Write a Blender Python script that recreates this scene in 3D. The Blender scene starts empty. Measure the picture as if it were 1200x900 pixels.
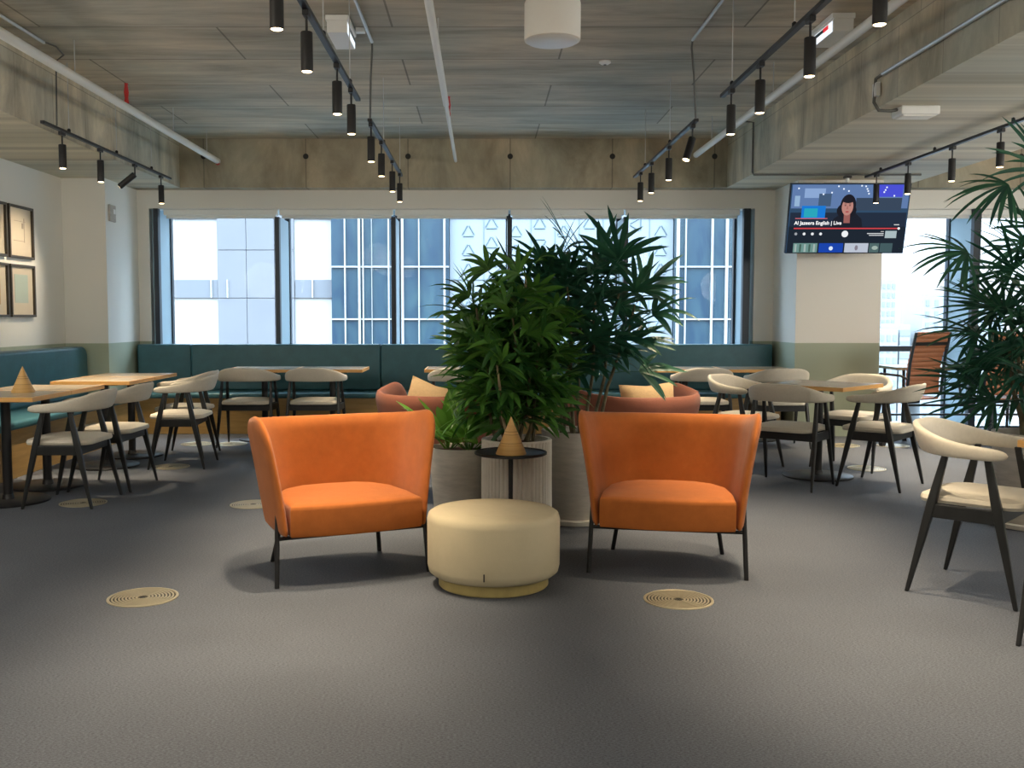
import bpy, bmesh, math, random
from mathutils import Vector, Matrix
PI = math.pi
R = math.radians
rnd = random.Random(7)
scene = bpy.context.scene
col = scene.collection

# ------------------------------------------------------------------ materials
def nodes_of(name):
    m = bpy.data.materials.new(name)
    m.use_nodes = True
    nt = m.node_tree
    b = nt.nodes['Principled BSDF']
    return m, nt, b

def simple(name, c, rough=0.6, metal=0.0, spec=0.5, noise=0.0, nscale=40.0, bump=0.0, bscale=200.0, stretch=None, coat=0.0, sheen=0.0):
    m, nt, b = nodes_of(name)
    b.inputs['Base Color'].default_value = (*c, 1)
    b.inputs['Roughness'].default_value = rough
    b.inputs['Metallic'].default_value = metal
    b.inputs['Specular IOR Level'].default_value = spec
    b.inputs['Coat Weight'].default_value = coat
    b.inputs['Sheen Weight'].default_value = sheen
    if noise or bump:
        tc = nt.nodes.new('ShaderNodeTexCoord')
        mp = nt.nodes.new('ShaderNodeMapping')
        nt.links.new(tc.outputs['Object'], mp.inputs['Vector'])
        if stretch:
            mp.inputs['Scale'].default_value = stretch
    if noise:
        n = nt.nodes.new('ShaderNodeTexNoise'); n.inputs['Scale'].default_value = nscale
        n.inputs['Detail'].default_value = 6; n.inputs['Roughness'].default_value = 0.65
        nt.links.new(mp.outputs['Vector'], n.inputs['Vector'])
        r = nt.nodes.new('ShaderNodeValToRGB')
        r.color_ramp.elements[0].position = 0.3; r.color_ramp.elements[1].position = 0.7
        r.color_ramp.elements[0].color = (*[max(0, v * (1 - noise)) for v in c], 1)
        r.color_ramp.elements[1].color = (*[min(1, v * (1 + noise)) for v in c], 1)
        nt.links.new(n.outputs['Fac'], r.inputs['Fac'])
        nt.links.new(r.outputs['Color'], b.inputs['Base Color'])
    if bump:
        n2 = nt.nodes.new('ShaderNodeTexNoise'); n2.inputs['Scale'].default_value = bscale
        n2.inputs['Detail'].default_value = 3
        nt.links.new(mp.outputs['Vector'], n2.inputs['Vector'])
        bp = nt.nodes.new('ShaderNodeBump'); bp.inputs['Strength'].default_value = bump
        bp.inputs['Distance'].default_value = 0.003
        nt.links.new(n2.outputs['Fac'], bp.inputs['Height'])
        nt.links.new(bp.outputs['Normal'], b.inputs['Normal'])
    return m

def emit(name, c, s=1.0):
    m = bpy.data.materials.new(name); m.use_nodes = True
    nt = m.node_tree; nt.nodes.clear()
    e = nt.nodes.new('ShaderNodeEmission'); o = nt.nodes.new('ShaderNodeOutputMaterial')
    e.inputs['Color'].default_value = (*c, 1); e.inputs['Strength'].default_value = s
    nt.links.new(e.outputs[0], o.inputs[0])
    return m

def glass(name, tint=(1, 1, 1), ior=1.45):
    m = bpy.data.materials.new(name); m.use_nodes = True
    nt = m.node_tree; nt.nodes.clear()
    t = nt.nodes.new('ShaderNodeBsdfTransparent'); t.inputs[0].default_value = (*tint, 1)
    g = nt.nodes.new('ShaderNodeBsdfGlossy'); g.inputs['Roughness'].default_value = 0.02
    f = nt.nodes.new('ShaderNodeFresnel'); f.inputs['IOR'].default_value = ior
    mx = nt.nodes.new('ShaderNodeMixShader'); o = nt.nodes.new('ShaderNodeOutputMaterial')
    nt.links.new(f.outputs[0], mx.inputs[0]); nt.links.new(t.outputs[0], mx.inputs[1]); nt.links.new(g.outputs[0], mx.inputs[2])
    nt.links.new(mx.outputs[0], o.inputs[0])
    return m

def concrete(name, axes='xy', bw=2.2, bh=0.82, base=(0.19, 0.175, 0.145), shift=(0, 0), streak=(0.35, 2.2, 1.0), joint=0.33, mortar=0.008):
    """board-marked concrete with shutter joints; axes = which object axes the joint grid lies in"""
    m, nt, b = nodes_of(name)
    L = nt.links.new
    tc = nt.nodes.new('ShaderNodeTexCoord')
    sp = nt.nodes.new('ShaderNodeSeparateXYZ'); L(tc.outputs['Object'], sp.inputs[0])
    cb = nt.nodes.new('ShaderNodeCombineXYZ')
    ix = {'x': 0, 'y': 1, 'z': 2}
    ad = []
    for k in (0, 1):
        a = nt.nodes.new('ShaderNodeMath'); a.operation = 'ADD'; a.inputs[1].default_value = shift[k]
        L(sp.outputs[ix[axes[k]]], a.inputs[0]); L(a.outputs[0], cb.inputs[k])
    br = nt.nodes.new('ShaderNodeTexBrick')
    br.inputs['Scale'].default_value = 1.0
    br.inputs['Brick Width'].default_value = bw; br.inputs['Row Height'].default_value = bh
    br.inputs['Mortar Size'].default_value = mortar; br.inputs['Mortar Smooth'].default_value = 0.3
    br.inputs['Bias'].default_value = 0.0
    br.inputs['Color1'].default_value = (0.88, 0.9, 0.92, 1); br.inputs['Color2'].default_value = (1.1, 1.08, 1.03, 1)
    br.inputs['Mortar'].default_value = (joint, joint, joint, 1)
    L(cb.outputs[0], br.inputs['Vector'])
    mp = nt.nodes.new('ShaderNodeMapping'); mp.inputs['Scale'].default_value = (streak[0], streak[1], streak[2])
    L(cb.outputs[0], mp.inputs['Vector'])
    n = nt.nodes.new('ShaderNodeTexNoise'); n.inputs['Scale'].default_value = 1.6; n.inputs['Detail'].default_value = 9
    n.inputs['Roughness'].default_value = 0.68; n.inputs['Distortion'].default_value = 0.4
    L(mp.outputs[0], n.inputs['Vector'])
    r = nt.nodes.new('ShaderNodeValToRGB')
    e = r.color_ramp.elements
    e[0].position = 0.28; e[1].position = 0.74
    e[0].color = (base[0] * .52, base[1] * .52, base[2] * .52, 1); e[1].color = (base[0] * 1.4, base[1] * 1.42, base[2] * 1.45, 1)
    L(n.outputs['Fac'], r.inputs['Fac'])
    n2 = nt.nodes.new('ShaderNodeTexNoise'); n2.inputs['Scale'].default_value = 0.8; n2.inputs['Detail'].default_value = 7
    L(cb.outputs[0], n2.inputs['Vector'])
    r2 = nt.nodes.new('ShaderNodeValToRGB')
    r2.color_ramp.elements[0].position = 0.35; r2.color_ramp.elements[1].position = 0.65
    r2.color_ramp.elements[0].color = (0.80, 0.85, 0.86, 1); r2.color_ramp.elements[1].color = (1.18, 1.08, 0.98, 1)
    L(n2.outputs['Fac'], r2.inputs['Fac'])
    m1 = nt.nodes.new('ShaderNodeMixRGB'); m1.blend_type = 'MULTIPLY'; m1.inputs[0].default_value = 1
    L(r.outputs[0], m1.inputs[1]); L(r2.outputs[0], m1.inputs[2])
    m2 = nt.nodes.new('ShaderNodeMixRGB'); m2.blend_type = 'MULTIPLY'; m2.inputs[0].default_value = 1
    L(m1.outputs[0], m2.inputs[1]); L(br.outputs['Color'], m2.inputs[2])
    L(m2.outputs[0], b.inputs['Base Color'])
    b.inputs['Roughness'].default_value = 0.75
    bp = nt.nodes.new('ShaderNodeBump'); bp.inputs['Strength'].default_value = 0.25; bp.inputs['Distance'].default_value = 0.01
    L(n.outputs['Fac'], bp.inputs['Height']); L(bp.outputs[0], b.inputs['Normal'])
    return m

def two_tone(name, top, low, zsplit=0.975):
    m, nt, b = nodes_of(name)
    L = nt.links.new
    g = nt.nodes.new('ShaderNodeNewGeometry'); sp = nt.nodes.new('ShaderNodeSeparateXYZ')
    L(g.outputs['Position'], sp.inputs[0])
    lt = nt.nodes.new('ShaderNodeMath'); lt.operation = 'GREATER_THAN'; lt.inputs[1].default_value = zsplit
    L(sp.outputs[2], lt.inputs[0])
    mx = nt.nodes.new('ShaderNodeMixRGB'); mx.inputs[1].default_value = (*low, 1); mx.inputs[2].default_value = (*top, 1)
    L(lt.outputs[0], mx.inputs[0]); L(mx.outputs[0], b.inputs['Base Color'])
    b.inputs['Roughness'].default_value = 0.6; b.inputs['Specular IOR Level'].default_value = 0.3
    return m

def wood(name, c1, c2, scale=(1.5, 18, 18), rough=0.4):
    m, nt, b = nodes_of(name)
    L = nt.links.new
    tc = nt.nodes.new('ShaderNodeTexCoord'); mp = nt.nodes.new('ShaderNodeMapping'); mp.inputs['Scale'].default_value = scale
    L(tc.outputs['Object'], mp.inputs['Vector'])
    n = nt.nodes.new('ShaderNodeTexNoise'); n.inputs['Scale'].default_value = 2.5; n.inputs['Detail'].default_value = 6; n.inputs['Distortion'].default_value = 0.8
    L(mp.outputs[0], n.inputs['Vector'])
    r = nt.nodes.new('ShaderNodeValToRGB'); r.color_ramp.elements[0].position = 0.3; r.color_ramp.elements[1].position = 0.7
    r.color_ramp.elements[0].color = (*c1, 1); r.color_ramp.elements[1].color = (*c2, 1)
    L(n.outputs['Fac'], r.inputs['Fac']); L(r.outputs[0], b.inputs['Base Color'])
    b.inputs['Roughness'].default_value = rough
    return m

def carpet_mat():
    m, nt, b = nodes_of('grey_loop_carpet')
    L = nt.links.new
    tc = nt.nodes.new('ShaderNodeTexCoord'); mp = nt.nodes.new('ShaderNodeMapping'); mp.inputs['Scale'].default_value = (0.55, 1.3, 1)
    L(tc.outputs['Object'], mp.inputs['Vector'])
    n = nt.nodes.new('ShaderNodeTexNoise'); n.inputs['Scale'].default_value = 190; n.inputs['Detail'].default_value = 4; n.inputs['Roughness'].default_value = 0.7
    L(mp.outputs[0], n.inputs['Vector'])
    r = nt.nodes.new('ShaderNodeValToRGB'); r.color_ramp.elements[0].position = 0.38; r.color_ramp.elements[1].position = 0.64
    r.color_ramp.elements[0].color = (0.046, 0.053, 0.069, 1); r.color_ramp.elements[1].color = (0.130, 0.141, 0.164, 1)
    L(n.outputs['Fac'], r.inputs['Fac'])
    n2 = nt.nodes.new('ShaderNodeTexNoise'); n2.inputs['Scale'].default_value = 1.1; n2.inputs['Detail'].default_value = 3
    L(tc.outputs['Object'], n2.inputs['Vector'])
    r2 = nt.nodes.new('ShaderNodeValToRGB'); r2.color_ramp.elements[0].position = 0.35; r2.color_ramp.elements[1].position = 0.65
    r2.color_ramp.elements[0].color = (0.9, 0.9, 0.9, 1); r2.color_ramp.elements[1].color = (1.06, 1.06, 1.06, 1)
    L(n2.outputs['Fac'], r2.inputs['Fac'])
    mx = nt.nodes.new('ShaderNodeMixRGB'); mx.blend_type = 'MULTIPLY'; mx.inputs[0].default_value = 1
    L(r.outputs[0], mx.inputs[1]); L(r2.outputs[0], mx.inputs[2]); L(mx.outputs[0], b.inputs['Base Color'])
    b.inputs['Roughness'].default_value = 0.72; b.inputs['Specular IOR Level'].default_value = 0.35
    bp = nt.nodes.new('ShaderNodeBump'); bp.inputs['Strength'].default_value = 0.5; bp.inputs['Distance'].default_value = 0.004
    L(n.outputs['Fac'], bp.inputs['Height']); L(bp.outputs[0], b.inputs['Normal'])
    return m

def tower_glass():
    m, nt, b = nodes_of('blue_curtain_wall_glass')
    L = nt.links.new
    tc = nt.nodes.new('ShaderNodeTexCoord'); mp = nt.nodes.new('ShaderNodeMapping'); mp.inputs['Scale'].default_value = (1.3, 1, 0.5)
    L(tc.outputs['Object'], mp.inputs['Vector'])
    n = nt.nodes.new('ShaderNodeTexNoise'); n.inputs['Scale'].default_value = 0.8; n.inputs['Detail'].default_value = 8; n.inputs['Distortion'].default_value = 1.2
    L(mp.outputs[0], n.inputs['Vector'])
    r = nt.nodes.new('ShaderNodeValToRGB'); r.color_ramp.elements[0].position = 0.3; r.color_ramp.elements[1].position = 0.72
    r.color_ramp.elements[0].color = (0.012, 0.031, 0.056, 1); r.color_ramp.elements[1].color = (0.028, 0.059, 0.076, 1)
    L(n.outputs['Fac'], r.inputs['Fac']); L(r.outputs[0], b.inputs['Base Color'])
    b.inputs['Roughness'].default_value = 0.15
    return m

def leaf_mat(name, c1, c2):
    m, nt, b = nodes_of(name)
    L = nt.links.new
    g = nt.nodes.new('ShaderNodeNewGeometry')
    r = nt.nodes.new('ShaderNodeValToRGB'); r.color_ramp.elements[0].color = (*c1, 1); r.color_ramp.elements[1].color = (*c2, 1)
    L(g.outputs['Random Per Island'], r.inputs['Fac']); L(r.outputs[0], b.inputs['Base Color'])
    b.inputs['Roughness'].default_value = 0.38; b.inputs['Specular IOR Level'].default_value = 0.5
    t = nt.nodes.new('ShaderNodeBsdfTranslucent'); L(r.outputs[0], t.inputs[0])
    mx = nt.nodes.new('ShaderNodeMixShader'); mx.inputs[0].default_value = 0.32
    o = nt.nodes['Material Output']
    L(b.outputs[0], mx.inputs[1]); L(t.outputs[0], mx.inputs[2]); L(mx.outputs[0], o.inputs[0])
    return m

M = {}
M['carpet'] = carpet_mat()
M['ceil'] = concrete('ceiling_concrete', 'xy', 2.35, 0.82, (0.50, 0.46, 0.38), (0.6, -0.14), joint=.45)
M['beam_x'] = concrete('beam_concrete_across', 'xz', 1.11, 1.4, (0.40, 0.365, 0.285), (0.25, 0.4), streak=(1.2, 0.6, 1), joint=0.6)
M['beam_y'] = concrete('beam_concrete_along', 'yz', 0.62, 0.62, (0.56, 0.535, 0.445), (0.1, 0.0), streak=(1.6, 0.6, 1), joint=0.62, mortar=0.004)
M['wall'] = two_tone('white_and_sage_paint', (0.78, 0.77, 0.72), (0.38, 0.43, 0.33))
M['plain'] = simple('plain_white_paint', (0.78, 0.77, 0.72), 0.65)
M['teal'] = simple('teal_leather', (0.040, 0.135, 0.165), 0.40, noise=0.12, nscale=8, bump=0.12, bscale=160)
M['benchwood'] = wood('honey_veneer', (0.30, 0.185, 0.06), (0.40, 0.25, 0.09), (1.2, 1.2, 14))
M['tabletop'] = wood('oak_table_top', (0.33, 0.265, 0.18), (0.41, 0.335, 0.235), (14, 1.4, 14), 0.26)
M['tableedge'] = wood('orange_oak_edge', (0.62, 0.32, 0.09), (0.72, 0.40, 0.13), (3, 3, 30), 0.45)
M['black'] = simple('black_metal', (0.010, 0.010, 0.012), 0.42)
M['blackwood'] = simple('black_stained_wood', (0.010, 0.011, 0.012), 0.42, noise=0.3, nscale=30, stretch=(1, 1, 0.1))
M['cream'] = simple('cream_upholstery', (0.60, 0.55, 0.46), 0.75, noise=0.05, nscale=60, bump=0.25, bscale=500)
M['orange'] = simple('orange_wool_felt', (0.37, 0.107, 0.020), 0.85, spec=0.2, noise=0.1, nscale=14, bump=0.35, bscale=420, sheen=0.12)
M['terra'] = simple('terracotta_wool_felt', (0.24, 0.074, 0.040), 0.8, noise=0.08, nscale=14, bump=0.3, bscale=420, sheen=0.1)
M['beige'] = simple('beige_cushion_cloth', (0.62, 0.43, 0.23), 0.85, noise=0.08, nscale=60, bump=0.3, bscale=300)
M['ottoman'] = simple('ottoman_cream_velour', (0.50, 0.43, 0.29), 0.8, noise=0.04, nscale=10, bump=0.25, bscale=350)
M['brass'] = simple('brushed_gold_plinth', (0.46, 0.36, 0.14), 0.5, metal=0.25, noise=0.12, nscale=12, stretch=(1, 1, 0.3))
M['cone'] = wood('turned_bamboo', (0.50, 0.29, 0.09), (0.60, 0.37, 0.13), (0.6, 0.6, 22), 0.5)
M['groove'] = simple('dark_groove', (0.10, 0.06, 0.03), 0.7)
M['pot'] = simple('grey_stone_planter', (0.46, 0.43, 0.385), 0.8, noise=0.12, nscale=9, bump=0.3, bscale=90, stretch=(1, 1, 5))
M['potwhite'] = simple('white_fluted_planter', (0.68, 0.64, 0.57), 0.65, noise=0.05, nscale=9)
M['soil'] = simple('brown_soil', (0.085, 0.04, 0.022), 0.95, noise=0.5, nscale=60, bump=0.8, bscale=60)
M['cane'] = simple('palm_cane', (0.10, 0.085, 0.045), 0.8, noise=0.4, nscale=25)
M['canepale'] = simple('dry_palm_cane', (0.33, 0.25, 0.15), 0.8, noise=0.3, nscale=25)
M['leaf_dark'] = leaf_mat('dark_palm_leaf', (0.014, 0.075, 0.050), (0.040, 0.145, 0.075))
M['leaf_mid'] = leaf_mat('mid_green_leaf', (0.020, 0.085, 0.022), (0.09, 0.235, 0.035))
M['leaf_bright'] = leaf_mat('fresh_green_leaf', (0.03, 0.12, 0.015), (0.14, 0.30, 0.04))
M['steel'] = simple('brushed_steel', (0.62, 0.60, 0.54), 0.32, metal=0.9)
M['slot'] = simple('grille_slot', (0.03, 0.028, 0.022), 0.6)
M['grillebrass'] = simple('champagne_grille_metal', (0.55, 0.49, 0.35), 0.36, metal=0.6)
M['conduit'] = simple('galvanised_conduit', (0.55, 0.56, 0.55), 0.4, metal=0.5)
M['greycable'] = simple('grey_flex_cable', (0.12, 0.12, 0.11), 0.6)
M['whitepipe'] = simple('white_painted_pipe', (0.78, 0.77, 0.72), 0.45)
M['redpaint'] = simple('red_valve_paint', (0.5, 0.02, 0.02), 0.4)
M['whiteplastic'] = simple('white_plastic', (0.80, 0.80, 0.78), 0.4)
M['drum'] = simple('white_fabric_drum', (0.85, 0.83, 0.78), 0.7, bump=0.1, bscale=300)
M['frame'] = simple('dark_blue_black_aluminium', (0.022, 0.032, 0.045), 0.4, metal=0.2)
M['fin'] = simple('blue_grey_aluminium', (0.30, 0.41, 0.47), 0.4, metal=0.2)
M['glass'] = glass('window_glass', (0.96, 0.98, 1.0), 1.12)
M['blind'] = simple('white_blind_cassette', (0.84, 0.84, 0.80), 0.6)
M['tan'] = simple('tan_ribbed_leather', (0.29, 0.115, 0.055), 0.5, noise=0.1, nscale=10)
M['picframe'] = simple('dark_bronze_frame', (0.045, 0.035, 0.02), 0.45)
M['paper'] = simple('cream_mount_paper', (0.55, 0.49, 0.39), 0.8)
M['ink'] = simple('pale_print_ink', (0.33, 0.28, 0.23), 0.8)
M['bluepaper'] = simple('pale_blue_print', (0.38, 0.46, 0.42), 0.8)
M['ochre'] = simple('ochre_print', (0.42, 0.31, 0.16), 0.8)
M['facade_white'] = simple('white_cladding', (0.308, 0.308, 0.302), 0.6)
M['facade_grey'] = simple('pale_grey_cladding', (0.118, 0.122, 0.134), 0.6, noise=0.04, nscale=0.5)
M['facade_band'] = simple('grey_spandrel', (0.112, 0.120, 0.134), 0.5)
M['facade_pattern'] = simple('pale_blue_cladding', (0.174, 0.199, 0.221), 0.6)
M['patternline'] = simple('grey_teal_line', (0.090, 0.129, 0.146), 0.6)
M['towerglass'] = tower_glass()
M['towermull'] = simple('pale_mullion', (0.252, 0.258, 0.252), 0.5)
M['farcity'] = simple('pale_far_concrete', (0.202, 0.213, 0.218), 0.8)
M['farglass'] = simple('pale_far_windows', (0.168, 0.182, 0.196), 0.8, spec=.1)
M['lens'] = emit('warm_lamp_lens', (1.0, 0.72, 0.38), 9.0)
M['signwhite'] = emit('sign_lit_panel', (0.85, 0.93, 1.0), 0.75)
M['signred'] = emit('sign_red_mark', (0.75, 0.04, 0.05), 0.6)
M['signdark'] = simple('sign_dark_strip', (0.03, 0.05, 0.06), 0.5)

# ------------------------------------------------------------------ mesh builder
class MB:
    def __init__(s):
        s.v = []; s.f = []
    def add(s, vs, fs):
        o = len(s.v)
        s.v += [tuple(v) for v in vs]
        s.f += [tuple(i + o for i in f) for f in fs]
        return s
    def box(s, c, d, rz=0.0, mat=None):
        x, y, z = d[0] / 2, d[1] / 2, d[2] / 2
        vs = [Vector((sx * x, sy * y, sz * z)) for sz in (-1, 1) for sy in (-1, 1) for sx in (-1, 1)]
        T = mat if mat is not None else Matrix.Rotation(rz, 4, 'Z')
        vs = [T @ v + Vector(c) for v in vs]
        return s.add(vs, [(0, 2, 3, 1), (4, 5, 7, 6), (0, 1, 5, 4), (2, 6, 7, 3), (0, 4, 6, 2), (1, 3, 7, 5)])
    def span(s, x0, x1, y0, y1, z0, z1):
        return s.box(((x0 + x1) / 2, (y0 + y1) / 2, (z0 + z1) / 2), (abs(x1 - x0), abs(y1 - y0), abs(z1 - z0)))
    def tube(s, pts, rad, n=10, caps=True):
        pts = [Vector(p) for p in pts]
        if not isinstance(rad, (list, tuple)): rad = [rad] * len(pts)
        rings = []; up = None
        for i, p in enumerate(pts):
            d = (pts[min(i + 1, len(pts) - 1)] - pts[max(i - 1, 0)]).normalized()
            if up is None:
                up = Vector((0, 0, 1)) if abs(d.z) < 0.9 else Vector((0, 1, 0))
            a = (up - d * up.dot(d)).normalized(); b = d.cross(a); up = a
            rings.append([p + (a * math.cos(2 * PI * k / n) + b * math.sin(2 * PI * k / n)) * rad[i] for k in range(n)])
        vs = [v for r in rings for v in r]; fs = []
        for i in range(len(pts) - 1):
            for k in range(n):
                k2 = (k + 1) % n
                fs.append((i * n + k, i * n + k2, (i + 1) * n + k2, (i + 1) * n + k))
        if caps:
            fs.append(tuple(range(n - 1, -1, -1))); fs.append(tuple((len(pts) - 1) * n + k for k in range(n)))
        return s.add(vs, fs)
    def lathe(s, prof, n=32, c=(0, 0, 0), fn=None, close=True):
        vs = []; fs = []
        for (r, z) in prof:
            for k in range(n):
                a = 2 * PI * k / n
                rr = r * (fn(a, z) if fn else 1)
                vs.append((c[0] + rr * math.cos(a), c[1] + rr * math.sin(a), c[2] + z))
        for i in range(len(prof) - 1):
            for k in range(n):
                k2 = (k + 1) % n
                fs.append((i * n + k, i * n + k2, (i + 1) * n + k2, (i + 1) * n + k))
        if close:
            fs.append(tuple(range(n - 1, -1, -1))); fs.append(tuple((len(prof) - 1) * n + k for k in range(n)))
        return s.add(vs, fs)
    def prism(s, poly, z0, z1):
        n = len(poly)
        vs = [(x, y, z0) for x, y in poly] + [(x, y, z1) for x, y in poly]
        fs = [tuple(range(n - 1, -1, -1)), tuple(range(n, 2 * n))]
        for k in range(n):
            k2 = (k + 1) % n
            fs.append((k, k2, n + k2, n + k))
        return s.add(vs, fs)
    def build(s, name, mat, parent=None, smooth=False, bevel=0.0, segs=2, sub=0, loc=None, rz=0.0, fix=True):
        me = bpy.data.meshes.new(name)
        me.from_pydata(s.v, [], s.f)
        if fix:
            bm = bmesh.new(); bm.from_mesh(me)
            bmesh.ops.recalc_face_normals(bm, faces=bm.faces)
            bm.to_mesh(me); bm.free()
        me.materials.append(mat)
        if smooth:
            me.polygons.foreach_set('use_smooth', [True] * len(me.polygons))
        me.update()
        o = bpy.data.objects.new(name, me); col.objects.link(o)
        if parent is not None: o.parent = parent
        if loc is not None: o.location = loc
        if rz: o.rotation_euler.z = rz
        if bevel:
            b = o.modifiers.new('bevel', 'BEVEL'); b.width = bevel; b.segments = segs; b.limit_method = 'ANGLE'; b.angle_limit = R(40)
            b.harden_normals = False
        if sub:
            m = o.modifiers.new('sub', 'SUBSURF'); m.levels = sub; m.render_levels = sub
        if smooth and sub == 0:
            em = o.modifiers.new('edges', 'EDGE_SPLIT'); em.split_angle = R(42)
        return o

def tag(o, label=None, cat=None, group=None, kind=None):
    if label: o['label'] = label
    if cat: o['category'] = cat
    if group: o['group'] = group
    if kind: o['kind'] = kind
    return o
def thing(name, label, cat, loc=(0, 0, 0), rz=0.0, group=None):
    o = bpy.data.objects.new(name, None); col.objects.link(o)
    o.location = loc; o.rotation_euler = (0, 0, rz); o.empty_display_size = 0.1
    return tag(o, label, cat, group)
def struct(o): o['kind'] = 'structure'; return o
def copy_tree(o, parent=None):
    c = o.copy(); col.objects.link(c); c.parent = parent
    for ch in list(o.children): copy_tree(ch, c)
    return c
def place(proto, used, loc, rz, label, group=None):
    o = copy_tree(proto) if used else proto
    o.location = loc; o.rotation_euler = (0, 0, rz); o['label'] = label
    if group: o['group'] = group
    return o
ORD = ['first', 'second', 'third', 'fourth', 'fifth', 'sixth', 'seventh', 'eighth']

# ------------------------------------------------------------------ setting
XL, XR, YB, YF, ZS, ZB = -4.27, 7.2, 11.0, -3.6, 3.175, 2.65
struct(MB().span(XL - .2, XR + .2, YF - .2, YB + .2, -.2, 0).build('floor', M['carpet']))
struct(MB().span(XL - .2, XR + .2, YF - .2, YB + .2, ZS, ZS + .25).build('ceiling', M['ceil']))
struct(MB().span(XL - .2, XL, YF - .2, YB + .2, 0, ZS).build('wall_left', M['wall']))
struct(MB().span(XR, XR + .2, YF - .2, YB + .2, 0, ZS).build('wall_right', M['wall']))
struct(MB().span(XL, XR, YF - .2, YF, 0, ZS).build('wall_front', M['wall']))
WX0, WX1, WZ0, WZ1 = -3.70, 3.03, 0.86, 2.445
w = MB()
w.span(XL, WX0, YB, YB + .2, 0, ZB); w.span(WX1, 4.13, YB, YB + .2, 0, ZB)
w.span(WX0, WX1, YB, YB + .2, WZ1, ZB); w.span(WX0, WX1, YB, YB + .2, 0, WZ0)
w.span(4.13, XR, YB, YB + .2, WZ1, ZB)
struct(w.build('wall_back', M['wall']))
# beams, part of the ceiling slab
beam_back = struct(MB().span(XL, XR, 10.8, 11.2, ZB, ZS).build('trim_1', M['beam_x']))
h = MB()
for k in range(-3, 6):
    h.tube([(0.305 + k * 1.11, 10.806, 2.985), (0.305 + k * 1.11, 10.797, 2.985)], 0.03, 14)
h.build('tie_holes', simple('dark_tie_hole', (0.03, 0.03, 0.028), 0.9), beam_back)
struct(MB().span(XL, -3.29, YF, 10.8, ZB, ZS).build('trim_2', M['beam_y']))
struct(MB().span(2.665, 4.52, YF, 10.8, ZB, ZS).build('trim_3', M['beam_y']))
# columns
struct(MB().span(XL, -3.83, 10.07, YB, 0, ZB).build('wall_left_column', M['wall']))
struct(MB().span(3.25, 4.13, 10.2, YB, 0, ZB).build('wall_right_column', M['wall']))
bbs = MB(); bbs.span(XL, XL + .012, YF, 5.5, 0, .09)
struct(bbs.build('baseboard_left', M['blackwood']))

# window 1 : five bays
win = thing('window_1', None, None); struct(win)
edges = [WX0, -2.277, -0.985, 0.306, 1.597, WX1]
edges[0], edges[5] = -3.62, 2.94
for i, x in enumerate(edges):
    m = MB(); jamb = i in (0, 5)
    hw = .027 if i == 0 else .038 if i == 5 else .026
    m.span(x - hw, x + hw, 10.97, 11.05, WZ0, WZ1 if jamb else 2.352)
    rx = {0: -3.664, 5: 2.975}.get(i, x)
    m.span(rx - .03, rx + .03, 11.56, 11.64, WZ0, WZ1)
    mo = m.build('mullion', M['frame'], win, bevel=.004)
    fxx = {0: -3.668, 5: 2.99}.get(i, x)
    f = MB(); f.span(fxx - .018, fxx + .018, 11.05, 11.56, WZ0, WZ1 if jamb else 2.352); f.build('fin', M['fin'], mo)
fr = MB(); fr.span(WX0, WX1, 11.05, 11.68, WZ0 - .06, WZ0 - .0); fr.build('sill', M['fin'], win)
fr = MB(); fr.span(WX0, WX1, 11.2, 11.68, WZ1, WZ1 + .06); fr.build('head', M['fin'], win)
for a, b in zip(edges[:-1], edges[1:]):
    MB().span(a + .02, b - .02, 11.61, 11.618, WZ0, WZ1).build('glass_pane', M['glass'], win)
# window 2 : floor to head glazing on the right
win2 = thing('window_2', None, None); struct(win2)
for x in (4.17, 5.5, 6.85, XR - .03):
    m = MB(); m.span(x - .04, x + .04, 10.98, 11.05, .0, WZ1); m.span(x - .035, x + .035, 11.58, 11.66, 0, WZ1)
    mo = m.build('mullion', M['frame'], win2)
    MB().span(x - .02, x + .02, 11.05, 11.58, 0, WZ1).build('fin', M['fin'], mo)
m = MB(); m.span(4.13, XR, 11.56, 11.66, .84, .905); m.build('transom', M['frame'], win2)
m = MB(); m.span(4.13, XR, 11.0, 11.68, -.08, .0); m.build('sill', M['fin'], win2)
m = MB(); m.span(4.13, XR, 11.2, 11.68, WZ1, WZ1 + .06); m.build('head', M['fin'], win2)
for a, b in ((4.2, 5.48), (5.52, 6.83), (6.87, XR)):
    MB().span(a, b, 11.61, 11.618, 0, WZ1).build('glass_pane', M['glass'], win2)
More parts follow.
